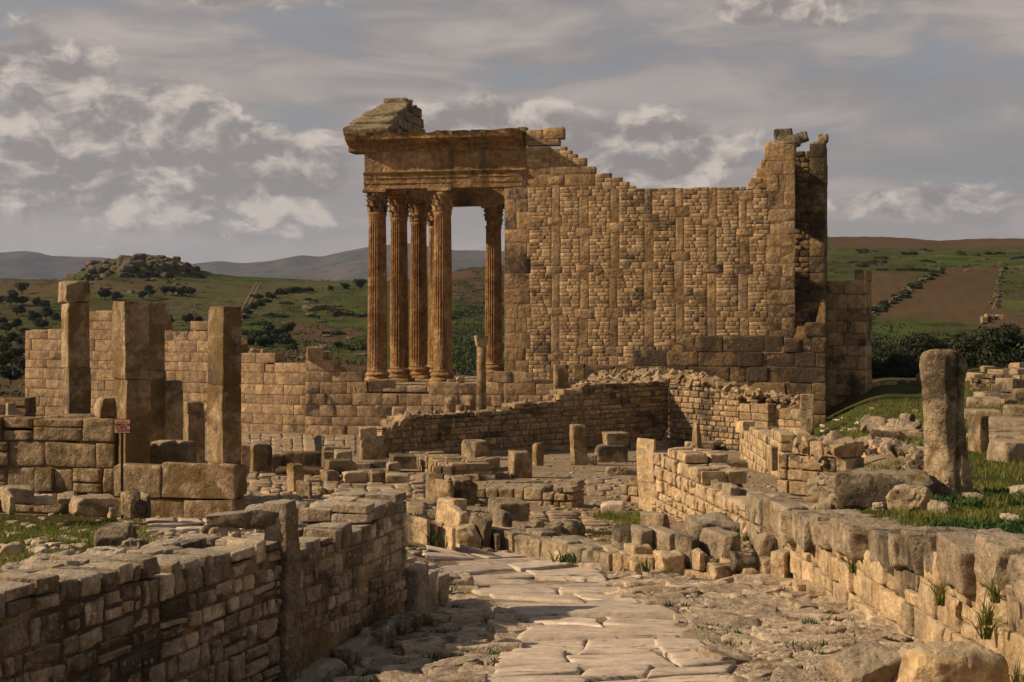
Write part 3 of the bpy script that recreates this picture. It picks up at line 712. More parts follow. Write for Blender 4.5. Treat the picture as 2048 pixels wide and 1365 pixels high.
def prism(name, prof, u0, u1, vface, mat, back=1.0, n=5, jit=.012, seed=0, sgn=-1, axis='u', parent=None, ragged=0.0):
    """a worn block with a moulded profile [(out, z)], run along u (or v) between u0 and u1"""
    g = np.random.default_rng(seed)
    pr = [(o, z) for o, z in prof] + [(-back, prof[-1][1]), (-back, prof[0][1])]
    k = len(pr); V = []
    for i, s in enumerate(np.linspace(u0, u1, n + 1)):
        dz = -abs(g.normal(0, ragged)) if ragged else 0
        for j, (o, z) in enumerate(pr):
            zz = z + (dz if j in (len(prof) - 1, len(prof)) else 0)
            oo = vface + sgn * (o + (g.normal(0, jit) - (abs(g.normal(0, ragged * .8)) if ragged and o > .3 else 0)))
            V.append((s, oo, zz + g.normal(0, jit * .5)) if axis == 'u' else (oo, s, zz + g.normal(0, jit * .5)))
    Fc = []
    flip = (sgn < 0) == (axis == 'u')
    for i in range(n):
        for j in range(k):
            a, b = i * k + j, i * k + (j + 1) % k
            f = (a, b, b + k, a + k); Fc.append(f if not flip else f[::-1])
    Fc.append(tuple(range(k))[::-1] if not flip else tuple(range(k))); Fc.append(tuple(n * k + j for j in range(k)) if not flip else tuple(n * k + j for j in range(k))[::-1])
    return tpart(name, V, Fc, mat, parent)

def column(u, v, seed, damage):
    g = np.random.default_rng(seed)
    col = empty('column', (*TP(u, v), FLOOR)); col.parent = temple.e; col.matrix_basis = PINV[temple.e.name] @ Matrix.Translation(Vector((*TP(u, v), FLOOR)))
    PINV[col.name] = Matrix.Translation(Vector((*map(float, TP(u, v)), FLOOR))).inverted()
    # base: plinth and mouldings
    nth = 48; th = np.linspace(0, 2 * math.pi, nth, endpoint=False)
    pf = [(.0, .18), (.60, .18), (.655, .21), (.68, .27), (.655, .33), (.59, .36), (.565, .40), (.575, .45), (.62, .48), (.635, .53), (.61, .58), (.55, .60), (.53, .66), (0, .66)]
    V = []; Q = []
    for r_, z_ in pf:
        for t in th: V.append((r_ * math.cos(t), r_ * math.sin(t), z_))
    for i in range(len(pf) - 1):
        for j in range(nth): Q.append((i * nth + j, i * nth + (j + 1) % nth, (i + 1) * nth + (j + 1) % nth, (i + 1) * nth + j))
    V = np.array(V); nn = fbm(V * 3, seed + 5, 3); V[:, :2] *= (1 + .025 * nn)[:, None]
    bx, bq = rbox(1.38, 1.38, .2, .03, (4, 4, 1), .02, 5, seed); bx[:, 2] += .09
    Q = Q + [tuple(q + len(V)) for q in bq]; V = np.concatenate([V, bx])
    loc = np.array([*TP(u, v), FLOOR])
    rot = np.array([[EU[0], EV[0], 0], [EU[1], EV[1], 0], [0, 0, 1]])
    def put(name, V, Q, mat, smooth=True): return link(name, mesh_py(name, V @ rot.T + loc, Q, mat, smooth), col)
    put('base', V, Q, M_column)
    # fluted shaft
    nfl, sp = 22, 7; nt_ = nfl * sp; th = np.linspace(0, 2 * math.pi, nt_, endpoint=False)
    zs = np.concatenate([[.64, .72, .80], np.linspace(.95, 8.4, 26), [8.52, 8.58, 8.62, 8.68]])
    rows = []
    for z_ in zs:
        f = (z_ - .66) / 8.0; Rr = .505 - .075 * f ** 1.6
        fl = np.clip(np.cos(th * nfl) * .9 + .35, 0, 1) ** .7
        p = np.stack([np.cos(th) * .5, np.sin(th) * .5, np.full(nt_, z_)], 1)
        er = fbm(p * np.array([1.3, 1.3, .55]), seed, 4)
        dm = sstep(.25, -.35, er - (damage - .5) + .16 * (z_ - 2.5))
        depth = .052 * (1 - dm)
        if z_ < .85 or z_ > 8.45: depth = depth * 0
        if z_ > 8.5: Rr += .05 * math.sin((z_ - 8.5) / .18 * math.pi)
        r_ = Rr - fl * depth - dm * (.035 + .03 * fbm(p * 4, seed + 9, 3))
        rows.append(np.stack([np.cos(th) * r_, np.sin(th) * r_, np.full(nt_, z_)], 1))
    V = np.concatenate(rows); k = len(zs)
    i = np.arange(k - 1)[:, None] * nt_; j = np.arange(nt_)[None]; j2 = (j + 1) % nt_
    Q = np.stack([i + j, i + j2, i + nt_ + j2, i + nt_ + j], -1).reshape(-1, 4)
    put('shaft', V, Q, M_column)
    # leafy capital
    V = []; Q = []; o = 0
    def add(v, q):
        nonlocal o
        V.append(v); Q.extend([tuple(np.array(x) + o) for x in q]); o += len(v)
    nb = 24; t = np.linspace(0, 2 * math.pi, nb, endpoint=False); rings = []
    for z_, r_ in ((8.66, .40), (9.0, .41), (9.35, .45), (9.6, .56), (9.66, .5)): rings.append(np.stack([np.cos(t) * r_, np.sin(t) * r_, np.full(nb, z_)], 1))
    add(np.concatenate(rings), [(a * nb + b, a * nb + (b + 1) % nb, (a + 1) * nb + (b + 1) % nb, (a + 1) * nb + b) for a in range(4) for b in range(nb)])
    def leaf(az, r0, z0, h, w, curl):
        v, q = rbox(w, .09, h, .03, (2, 1, 5), .02, 4, int(g.integers(99)))
        tt = v[:, 2] / h + .5
        v[:, 0] *= (1 - .45 * tt ** 2)
        out = r0 + v[:, 1] + .05 * tt + curl * tt ** 4; zz = z0 + h * tt - .10 * np.clip(tt - .8, 0, 1) * 5
        x = np.cos(az) * out - np.sin(az) * v[:, 0]; y = np.sin(az) * out + np.cos(az) * v[:, 0]
        add(np.stack([x, y, zz], 1), q)
    for m in range(8):
        if g.random() > .1: leaf(m * math.pi / 4, .43, 8.68, .46, .30, .17)
        if g.random() > .08: leaf((m + .5) * math.pi / 4, .43, 8.95, .48, .28, .19)
    for m in range(4):
        for s_ in (-.16, .16):
            if g.random() > .15: leaf(math.pi / 4 + m * math.pi / 2 + s_, .44, 9.2, .42, .16, .30)
        leaf(m * math.pi / 2, .46, 9.25, .36, .16, .1)
    v, q = rbox(1.24, 1.24, .17, .03, (6, 6, 1), .02, 5, seed); 
    rr = np.abs(v[:, :2]).max(1); oth = np.abs(v[:, :2]).min(1); v[:, :2] *= (1 - .10 * (1 - (oth / np.maximum(rr, .01)) ** 2))[:, None]; v[:, 2] += 9.745
    add(v, q)
    put('capital', np.concatenate(V), Q, M_entab)

CW = 11.6
for k, (u, v, dmg) in enumerate([(-3.39, 0, .30), (-3.39, 3.87, .32), (-3.39, 7.73, .45), (-3.39, CW, .55), (0, 0, .50), (0, CW, .25)]):
    column(u, v, 50 + k, dmg)

# floor of the porch
g = random.Random(5)
u = -5.0
while u < 3.3:
    v = -.9; du = g.uniform(.9, 1.4)
    while v < 12.6:
        dv = g.uniform(1.2, 2.0)
        vv, qq = rbox(du - .03, min(dv, 12.7 - v) - .03, .3, .03, (2, 2, 1), .015, 4, g.randrange(99))
        vv += np.array([u + du / 2, v + dv / 2, FLOOR - .152 + g.uniform(-.02, .012)])
        tpart('floor_slab', vv, [tuple(x) for x in qq], M_forum, smooth=True)
        v += dv
    u += du
# podium mass under the porch and the cella
def solid(name, u0, u1, v0, v1, z0, z1, mat, parent=None):
    V = [(a, b, c) for c in (z0, z1) for b in (v0, v1) for a in (u0, u1)]
    return tpart(name, V, [(0, 2, 3, 1), (4, 5, 7, 6), (0, 1, 5, 4), (2, 6, 7, 3), (0, 4, 6, 2), (1, 3, 7, 5)], mat, parent)
solid('podium_core', -4.8, 17.2, -.3, 12.2, -5.8, FLOOR - .31, M_mortar)

# entablature
ARCH = [(0, 6.43), (0, 6.68), (.035, 6.69), (.035, 6.94), (.07, 6.95), (.07, 7.10), (.17, 7.24)]
FRIZ = [(.02, 7.25), (.0, 7.32), (.0, 8.18), (.07, 8.27)]
CORN = [(.07, 8.28), (.12, 8.34), (.12, 8.56), (.22, 8.60), (.50, 8.74), (.74, 8.84), (.78, 9.02), (.86, 9.20)]
ue = Upx(1050)
def run(name, prof, cuts, mat, **kw):
    for i, (a, b) in enumerate(zip(cuts[:-1], cuts[1:])):
        prism(name, prof, a + .008, b - .008, -.5, mat, n=max(3, int((b - a) * 3)), seed=i * 7 + len(name), **kw)
run('architrave_block', ARCH, [-3.95, Upx(748), Upx(885), Upx(1046)], M_entab)
run('frieze_block', FRIZ, [-3.92, Upx(765), Upx(876), Upx(1052)], M_entab)
run('cornice_block', CORN, [-4.72, Upx(757), Upx(818), Upx(880), Upx(912), Upx(950), Upx(978), Upx(1046)], M_entab, ragged=.05)
# dentils: a fine row too small to pick apart
V = []; Q = []
uu = -4.0
while uu < ue - .1:
    b, q = rbox(.075, .10, .13, .012, (1, 1, 1)); b = b + np.array([uu, -.5 - .15, 8.44]); Q += [tuple(x + len(V) * 0 + sum(len(y) for y in V)) for x in q]; V.append(b); uu += .125
o = tpart('dentil_row', np.concatenate(V), Q, M_entab); o['kind'] = 'stuff'
# front and far beams
for i, (a, b) in enumerate(((-.45, 3.87), (3.87, 7.73), (7.73, 12.05))):
    prism('architrave_block', ARCH, a + .5 * (i == 0) + .01, b - .01, -3.89, M_entab, axis='v', sgn=-1, seed=70 + i)
    prism('frieze_block', FRIZ, a + .5 * (i == 0) + .01, b - .01, -3.89, M_entab, axis='v', sgn=-1, seed=80 + i)
    prism('cornice_block', CORN, a + .5 * (i == 0) + .01, b - .01, -3.89, M_entab, axis='v', sgn=-1, seed=90 + i, ragged=.03)
for i, (a, b) in enumerate(((-2.86, 0), (0, 3.4))):
    prism('architrave_block', ARCH, a, b - .01, 12.1, M_entab, sgn=1, seed=100 + i)
    prism('frieze_block', FRIZ, a, b - .01, 12.1, M_entab, sgn=1, seed=110 + i)
# pediment: stepped raking stones over a coursed gable
AV, AZ = 5.8, 11.55
ped = solid('pediment', -3.75, -2.95, -.3, 7.2, 9.2, 9.3, M_entab)
V = []
for uu_ in (-3.8, -2.95):
    V += [(uu_, -.35, 9.21), (uu_, AV, AZ - .05), (uu_, 7.3, 9.21)]
tpart('gable_wall', V, [(0, 1, 2), (5, 4, 3), (0, 3, 4, 1), (1, 4, 5, 2), (2, 5, 3, 0)], M_entab, ped)
g = random.Random(9)
for k in range(4):                                            # gable courses on the inner side
    z0 = 9.3 + k * .52
    w = (AZ - z0 - .3) / (AZ - 9.2) * 6.1; v = AV - w; vend = AV + 1.55 - .32 * k
    while v < vend - .2:
        l = min(g.uniform(.8, 1.6), vend - v)
        vv, qq = rbox(.3, l - .03, .49, .04, (1, 2, 1), .03, 4, g.randrange(99)); vv += np.array([-2.95, v + l / 2, z0 + .25])
        tpart('gable_block', vv, [tuple(x) for x in qq], M_greytop, ped, True); v += l
sl_ = math.atan2(AZ - 9.2, AV + 1.2)
for side in (0,):
    for k in range(7):
        f = (k + .5) / 7
        vv, qq = rbox(2.35 - .13 * k + g.uniform(-.05, .05), 1.06, .34 if k == 0 else .52, .05, (7, 4, 2), .07, 4, g.randrange(99), 3)
        # holes and steps worn into the roof stones
        ca, sa = math.cos(sl_), math.sin(sl_)
        y, z = vv[:, 1].copy(), vv[:, 2].copy(); vv[:, 1] = y * ca - z * sa; vv[:, 2] = y * sa + z * ca
        v_ = -1.2 + (AV + 1.2) * f; z_ = 9.20 + (AZ - 9.2) * f + g.uniform(-.05, .07)
        if side: vv[:, 1] *= -1; qq = qq[:, ::-1]; v_ = 2 * AV - v_
        vv += np.array([-3.62 - .065 * k + g.uniform(-.03, .03), v_, z_])
        tpart('raking_cornice_block', vv, [tuple(x) for x in qq], M_greytop, ped, True)
vv, qq = rbox(1.35, .9, .42, .08, (5, 4, 2), .07, 4, 3); vv += np.array([-3.95, AV - .25, AZ + .08]); tpart('apex_block', vv, [tuple(x) for x in qq], M_greytop, ped, True)

# side wall: small stones between piers of long blocks
U0, U1 = 3.27, 17.33
steps = [(1013, 377), (1050, 292), (1122, 292), (1124, 288), (1147, 310), (1170, 326), (1190, 345), (1235, 352), (1256, 362), (1283, 376), (1545, 376), (1546, 297), (1600, 297)]
topp = [((Upx(a) - U0) / (U1 - U0), Zpx(b, Upx(a))) for a, b in steps]
chains = [1110, 1168, 1228, 1298, 1360, 1425, 1487]
g = random.Random(21)
lay = []                                     # (s0, s1, z0, z1) of the big blocks
for cpx in chains:
    s = Upx(cpx) - U0; z = FLOOR - .1
    zt = 8.4 if cpx == 1110 else (6.22 if cpx > 1200 else 6.42)
    vert = True; first = True
    while z < zt - .2:
        if vert: h = g.uniform(1.25, 1.95); w = g.uniform(.36, .46)
        else: h = g.uniform(.34, .5); w = g.uniform(.72, 1.0)
        h = min(h, zt - z)
        ds = g.uniform(-.05, .05)
        lay.append((s - w / 2 + ds, s + w / 2 + ds, z, z + h)); z += h; vert = not vert
for (s0, s1, zt) in ((0, 1.05, 6.42), (U1 - U0 - 1.15, U1 - U0, 8.35)):
    z = FLOOR - .15; k = 0
    while z < zt - .15:
        h = min(g.uniform(.55, .85), zt - z); 
        if zt - z - h < .3: h = zt - z
        ex = g.uniform(0, .3)
        a, b = (0, s1 + ex) if s0 == 0 else (s0 - ex, s1)
        if g.random() < .45: m = a + (b - a) * g.uniform(.35, .65); lay += [(a, m, z, z + h), (m, b, z, z + h)]
        else: lay.append((a, b, z, z + h))
        z += h
sE = Upx(1050) - U0; sF = Upx(1128) - U0; sG = Upx(1190) - U0
lay += [(sE + .05, sF, 6.44, 6.98), (sE + .05, sE + 1.35, 7.0, 7.45), (sE + 1.36, sG, 7.0, 7.35), (sF + .05, sG, 6.44, 6.98)]
lay += [(sE + .05, sF - .25, 8.42, 8.72), (sE + .05, sE + .9, 8.73, 9.2), (sE + .92, sF - .02, 8.73, 9.28)]
def blocked(z):
    return [(a - .012, b + .012) for (a, b, c, d) in lay if c - .02 <= z <= d + .02]
A_, B_ = TP(U0, -.45), TP(U1, -.45)
side = wall(temple, A_, B_, FLOOR - .3, topp, .75, (.135, .215), (.3, .74), M_temple, 'flush', M_mortar, gap=.007, jit=.004, seed=31, inset=.006, tilt=.003, blocked=blocked, parent=temple.e, core_name='side_wall', split=.03, back=False, bond=False)
nA = -EV
for (a, b, c, d) in lay:
    m = (a + b) / 2; dep = .62
    ce = A_ + EU * m - nA * (dep / 2 - g.uniform(-.006, .008))
    temple.box((ce[0], ce[1], (c + d) / 2), EU, nA, (b - a - .010, dep, d - c - .010), 'ashlar', M_chain, name='pier_block', tilt=.004, R=g, parent=side)
# far side wall and back wall of the cella, seen only at the top and the end
fw = wall(temple, TP(U0, 12.3), TP(U1, 12.3), FLOOR - .3, [(0, 5.5), (.5, 5.0), (1, 6.0)], .7, (.5, .6), (.8, 1.6), M_temple, 'ashlar', M_mortar, seed=32, parent=temple.e, core_name='rear_side_wall')
# stepped remains of the back wall, its face to the sun, and the broken corner over it
bwA, bwB = TP(U1 - .75, 6.2), TP(U1 - .62, .35)
bw = wall(temple, bwA, bwB, 5.2, [(0, 6.4), (.3, 7.0), (.5, 7.6), (.7, 8.0), (1, 8.5)], .62, (.24, .34), (.35, .8), M_temple, 'rubble', M_mortar, seed=33, parent=temple.e, core_name='back_wall')
tw = Thing.__new__(Thing)
for (pa, pb, ya, yb, vv_) in ((1494, 1512, 366, 377, .1), (1500, 1522, 355, 367, .1), (1512, 1548, 336, 377, .12), (1520, 1547, 318, 337, .14), (1508, 1524, 346, 358, .15), (1533, 1556, 312, 330, -.1), (1530, 1549, 298, 319, .15)):
    ua, ub = Upx(pa), Upx(pb); za, zb_ = Zpx(yb, ua), Zpx(ya, ua)
    vv, qq = rbox(ub - ua, .55, zb_ - za, .05, (3, 2, 3), .04, 4, pa % 97); vv += np.array([(ua + ub) / 2, vv_, (za + zb_) / 2])
    tpart('broken_block', vv, [tuple(x) for x in qq], M_temple, side, True)
for (pa, pb, ya, yb, rot_, dd) in ((1547, 1591, 296, 312, 0, .8), (1546, 1592, 281, 297, 0, .7), (1556, 1600, 272, 290, 0, .8), (1548, 1584, 258, 275, -.08, .7), (1584, 1616, 267, 284, -.35, .5), (1012 + 0, 1051, 255, 266, 0, .6), (1087, 1121, 264, 276, 0, .6)):
    ua, ub = Upx(pa), Upx(pb); zc = Zpx((ya + yb) / 2, ua); h = (yb - ya) / 40
    vv, qq = rbox(ub - ua, dd, h, .06, (4, 3, 2), .06, 4, pa % 89 + 3)
    ca, sa = math.cos(-rot_), math.sin(-rot_); x, z = vv[:, 0].copy(), vv[:, 2].copy(); vv[:, 0], vv[:, 2] = x * ca - z * sa, x * sa + z * ca
    vv += np.array([(ua + ub) / 2, -.05, zc]); tpart('broken_block', vv, [tuple(x) for x in qq], M_greytop, side, True)
# apse projecting behind
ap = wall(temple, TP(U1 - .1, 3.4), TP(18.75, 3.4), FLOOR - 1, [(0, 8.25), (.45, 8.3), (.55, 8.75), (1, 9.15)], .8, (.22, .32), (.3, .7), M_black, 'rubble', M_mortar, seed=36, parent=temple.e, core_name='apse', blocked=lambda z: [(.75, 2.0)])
z = FLOOR - 1; g = random.Random(3)
while z < 8.6:
    h = g.uniform(.6, .95); ce = TP(U1 - .1 + 1.1, 3.4 + .3)
    temple.box((ce[0], ce[1], z + h / 2), EU, nA, (.74, .62, h - .02), 'ashlar', M_black, name='pier_block', tilt=.003, R=g, parent=ap); z += h
wall(temple, TP(18.78, 3.5), TP(18.78 + .02, 9.2), FLOOR - 1, [(0, 9.0), (1, 8.2)], .5, (.5, .7), (.7, 1.3), M_greytop, 'ashlar', M_mortar, seed=37, parent=temple.e, core_name='apse_return')
for (pa, pb, ya, yb) in ((1623, 1650, 284, 300), (1636, 1657, 268, 284)):
    ua, ub = Upx(pa, 3.5), Upx(pb, 3.5); zc = Zpx((ya + yb) / 2, ua, 3.5)
    vv, qq = rbox(ub - ua, .7, (yb - ya) / 40, .06, (3, 3, 2), .06, 4, pa % 83); vv += np.array([(ua + ub) / 2, 3.8, zc]); tpart('broken_block', vv, [tuple(x) for x in qq], M_greytop, ap, True)
temple.finish()
# a bird on the cornice
def bird():
    c = np.array([*TP(Upx(1119), -.3), Zpx(265.5, Upx(1119))])
    v, q = rbox(.26, .10, .10, .05, (4, 2, 2)); t = v[:, 0] / .13; v[:, 1] *= 1 - .45 * t ** 2; v[:, 2] = v[:, 2] * (1 - .5 * t ** 2) + .10 + .10 * t.clip(-1, 1)
    h, q2 = rbox(.085, .075, .08, .035, (2, 2, 2)); h += np.array([.14, 0, .27]); bk, q3 = rbox(.05, .02, .02, .008, (1, 1, 1)); bk += np.array([.20, 0, .265]); tl, q4 = rbox(.16, .05, .015, .005, (1, 1, 1)); tl += np.array([-.18, 0, .0]) 
    l1, q5 = rbox(.015, .015, .12, .004, (1, 1, 1)); l1 += np.array([.01, .025, .03]); l2 = l1 - np.array([0, .05, 0])
    parts = [(v, q), (h, q2), (bk, q3), (tl, q4), (l1, q5), (l2, q5)]
    V = np.concatenate([p for p, _ in parts]); Q = []; o = 0
    for p, qq in parts: Q += [tuple(x + o) for x in qq]; o += len(p)
    ob = link('bird', mesh_py('bird', V, Q, M_iron), None, Matrix.Translation(Vector(c)) @ Matrix.Rotation(.2, 4, 'Z'))
    tag(ob, 'small dark bird perched at the broken end of the temple cornice', 'bird')
bird()
# ------------------------------------------------------------------ ruins in front of the temple
def on_line(pa, pb, px):
    """depth and share along the plan line through two (pixel column, depth) points at a pixel column"""
    A = np.array([(pa[0] - CX) / F * pa[1], pa[1]]); B = np.array([(pb[0] - CX) / F * pb[1], pb[1]])
    k = (px - CX) / F; d = B - A
    t = (k * A[1] - A[0]) / (d[0] - k * d[1])
    return (A + d * t)[1], t
def pwall(th, pa, pb, tops, T, ch, ln, mat, kind='rubble', core=None, zb=None, **kw):
    A = np.array([(pa[0] - CX) / F * pa[1], pa[1]]); B = np.array([(pb[0] - CX) / F * pb[1], pb[1]])
    top = []
    for (px, py) in tops:
        D, t = on_line(pa, pb, px); top.append((t, (HY - py) / F * D))
    L = np.linalg.norm(B - A); e = (B - A) / L
    if zb is None: zb = lambda s: Hs(*(A + e * s)) - .06
    return wall(th, A, B, zb, top, T, ch, ln, mat, kind, core or M_mortar, **kw)
def foot(px, D): return ((px - CX) / F * D, D, Hs((px - CX) / F * D, D))

def blk(label, x0, x1, yt, yb, d=.5, rot=0.0, D=None, z=None, mat=None, name='stone_block', cat='stone block', r=.03, nz=.02, nf=3.0, seg=8, lean=(0, 0), taper=0, chip=0, shape=None, parent=None, seed=None, sink=.04, group=None, chis=7):
    if D is None:
        p = G((x0 + x1) / 2, yb); D = p[1]
        if z is None: z = p[2]
    if z is None: z = (HY - yb) / F * D
    W = (x1 - x0) / F * D; h = (yb - yt) / F * D + sink
    a = math.radians(rot); va = math.atan((CX - (x0 + x1) / 2) / F); w = max((W - d * abs(math.sin(a))) / math.cos(a), .05)
    X = ((x0 + x1) / 2 - CX) / F * D; Yc = D + (w * abs(math.sin(a)) + d * math.cos(a)) / 2
    X *= Yc / D if False else 1.0
    sd = int(x0 * 7 + yt) % 1000 if seed is None else seed
    o = rock(name, (w, d, h), mat or M_block, parent, (X, Yc, z - sink), a + va, min(r, h * .3, w * .3), nz, nf, sd, seg, lean, taper, chip, shape, chis=chis)
    if parent is None: tag(o, label, cat, group)
    return o

# --- long ashlar walls of the square and the temple podium
fwall = Thing('ashlar_wall', 'long wall of squared pale blocks with gaps in its top, behind the four tall pillars', 'wall', foot(610, 70))
pwall(fwall, (50, 77.5), (612, 70), [(50, 657), (112, 657), (113, 655), (168, 655), (170, 613), (326, 613), (327, 656), (388, 654), (389, 647), (405, 648), (406, 655), (474, 662), (476, 690), (500, 693), (501, 705), (537, 722), (540, 733), (612, 735)],
      .8, (.42, .62), (.7, 1.9), M_ashlar, 'ashlar', gap=.018, jit=.012, seed=101, step=True, name='block', zb=-5.5, tilt=.004)
for (a, b, yt, yb) in ((478, 493, 672, 690), (497, 520, 700, 712), (521, 528, 700, 714), (559, 568, 728, 742), (390, 397, 645, 668), (500, 508, 697, 706)):
    D, t = on_line((50, 77.5), (612, 70), a); blk('', a, b, yt, yb, .4, 0, D + .1, parent=fwall.e, mat=M_ashlar, name='block', r=.08, nz=.05)
fwall.finish()
pod = Thing('podium_wall', 'stepped wall of squared tan blocks carrying the temple columns', 'wall', foot(720, 69))
pwall(pod, (611, 69.2), (1128, 67.6), [(611, 697), (644, 697), (645, 719), (678, 720), (679, 733), (688, 736), (690, 752), (700, 762), (704, 770), (720, 786), (740, 792), (790, 790), (800, 776), (862, 776), (864, 773), (905, 772), (910, 757), (970, 757), (972, 750), (1010, 748), (1050, 747), (1051, 760), (1128, 770)],
      1.2, (.34, .56), (.5, 1.7), M_ashlar, 'ashlar', gap=.018, jit=.02, seed=102, step=True, name='block', zb=-5.5, tilt=.006)
for (a, b, yt, yb) in ((612, 644, 694, 719), (707, 735, 772, 781), (735, 790, 760, 776), (893, 910, 760, 772), (912, 928, 755, 770), (975, 998, 755, 770), (1000, 1018, 746, 770), (1017, 1050, 744, 753)):
    blk('', a, b, yt, yb, .7, 0, 68.9, parent=pod.e, mat=M_ashlar, name='block', r=.05, nz=.03)
pod.finish()

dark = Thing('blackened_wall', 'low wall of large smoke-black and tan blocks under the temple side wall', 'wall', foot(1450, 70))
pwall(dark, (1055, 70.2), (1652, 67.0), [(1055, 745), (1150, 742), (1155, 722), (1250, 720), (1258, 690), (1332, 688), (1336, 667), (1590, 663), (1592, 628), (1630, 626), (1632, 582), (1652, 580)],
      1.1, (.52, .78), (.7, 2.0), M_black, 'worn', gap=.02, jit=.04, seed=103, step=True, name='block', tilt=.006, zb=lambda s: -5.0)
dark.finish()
twr = Thing('stone_tower', 'square stump of a tower of worn brown blocks beside the temple', 'tower', foot(1690, 76))
pwall(twr, (1648, 75.5), (1731, 74.6), [(1648, 566), (1690, 566), (1692, 556), (1713, 556), (1714, 547), (1731, 547)], 1.5, (.5, .8), (.6, 1.4), M_temple, 'worn', gap=.015, jit=.03, seed=104, step=True, name='block', zb=-4.4)
twr.finish()
lw = Thing('stone_wall', 'short low dry-stone wall in the shade beside the stone tower', 'wall', foot(1760, 76))
pwall(lw, (1733, 76), (1795, 77), [(1733, 763), (1780, 762), (1795, 772)], .6, (.2, .32), (.3, .7), M_rubble, seed=105); lw.finish()

# --- long rubble wall in front of the podium
KA, KC = (764, 53.4), (1336, 63.0)
kw_ = Thing('rubble_wall', 'long wall of small rough stones climbing to a heap of rubble, under the slim column', 'wall', foot(1000, 57))
pwall(kw_, KA, KC, [(764, 868), (775, 852), (795, 838), (815, 830), (1005, 826), (1030, 812), (1048, 803), (1112, 805), (1120, 787), (1165, 775), (1170, 768), (1336, 764)], .8, (.17, .27), (.22, .6), M_rubble, gap=.03, jit=.035, seed=111, split=.2)
g = random.Random(12)
def heap(th, pa, pb, px0, px1, ytop, n, depth, mat=None, smin=.1, smax=.32, name='rubble_stone'):
    """loose stones lying on a broken wall top; ytop: [(px, py)]"""
    xs, ys = zip(*ytop)
    for _ in range(n):
        px = g.uniform(px0, px1); D, t = on_line(pa, pb, px); dd = g.uniform(.05, depth)
        s = g.uniform(smin, smax) ; z = (HY - np.interp(px, xs, ys)) / F * D
        zz = z - g.random() ** 1.5 * .35 * (1 if g.random() < .5 else .3)
        th.box(((px - CX) / F * D, D + dd, zz - s * .2), (1, 0), (0, -1), (s * g.uniform(.9, 1.9), s * g.uniform(.8, 1.4), s * g.uniform(.5, .9)), 'field', mat or M_rubble, name=name, tilt=.5, R=g)
heap(kw_, KA, KC, 764, 830, [(764, 866), (800, 838), (830, 829)], 45, .7)
heap(kw_, KA, KC, 815, 1060, [(815, 829), (1005, 825), (1048, 802), (1060, 803)], 60, .7, smax=.24)
heap(kw_, KA, KC, 1110, 1200, [(1110, 800), (1170, 768), (1200, 766)], 50, .7)
# the far heap on top, set back
for _ in range(150):
    px = g.uniform(1165, 1336); D = 64.5 + g.uniform(0, 1.5)
    yt = np.interp(px, [1165, 1195, 1200, 1280, 1336], [768, 752, 745, 738, 741]); s = g.uniform(.12, .34)
    f = g.random()
    yy = yt + f * (768 - yt); D = 63.6 + (1 - f) * 2.2
    kw_.box(((px - CX) / F * D, D, (HY - yy) / F * D - s * .3), (1, 0), (0, -1), (s * 1.5, s * 1.2, s * .8), 'field', M_rubble, name='rubble_stone', tilt=.5, R=g)
V = [P(1160, 775, 63.2), P(1336, 772, 63.2), P(1336, 748, 66.5), P(1205, 750, 66.5), P(1160, 860, 63.2), P(1336, 860, 63.2), P(1336, 860, 66.5), P(1205, 860, 66.5)]
link('earth_fill', mesh_py('earth_fill', V, [(0, 1, 2, 3), (4, 5, 1, 0), (5, 6, 2, 1), (6, 7, 3, 2), (7, 4, 0, 3)], M_mortar, False), kw_.e)
# squared pier at its low end
for (a, b, yt, yb, dd) in ((715, 770, 892, 925, .9), (716, 766, 876, 893, .95), (715, 752, 855, 878, .6)):
    blk('', a, b, yt, yb, dd, 4, 52.0, parent=kw_.e, name='block', r=.06, nz=.03, mat=M_block)
kw_.finish()
lwl = Thing('rubble_wall', 'shaded rubble wall running on from the tall corner, with a squared pier at its end', 'wall', foot(1450, 60))
pwall(lwl, (1338, 62.6), (1478, 59), [(1338, 742), (1380, 747), (1400, 752), (1440, 770), (1478, 772)], .7, (.17, .27), (.22, .6), M_rubble, gap=.03, jit=.035, seed=112, split=.15)
pwall(lwl, (1478, 58.8), (1536, 57.5), [(1478, 806), (1536, 810)], .7, (.28, .42), (.5, 1.0), M_rubble, 'worn', gap=.02, jit=.02, seed=113)
heap(lwl, (1338, 62.6), (1478, 59), 1340, 1480, [(1340, 740), (1400, 750), (1440, 763), (1480, 775)], 90, 1.0)
heap(lwl, (1478, 58.8), (1536, 57.5), 1478, 1525, [(1478, 780), (1525, 785)], 30, 1.2)
lwl.finish()
lw2 = Thing('rubble_wall', 'lower rubble-topped wall ending at a tall squared post by the grass', 'wall', foot(1570, 57))
pwall(lw2, (1537, 58), (1604, 56.5), [(1537, 818), (1604, 822)], .7, (.25, .4), (.4, .9), M_rubble, 'worn', gap=.02, jit=.03, seed=114)
heap(lw2, (1537, 58), (1604, 56.5), 1520, 1604, [(1520, 795), (1560, 793), (1604, 800)], 80, 1.6)
blk('', 1604, 1631, 790, 866, .7, 0, 56.3, parent=lw2.e, name='post', r=.05, nz=.03)
lw2.finish()

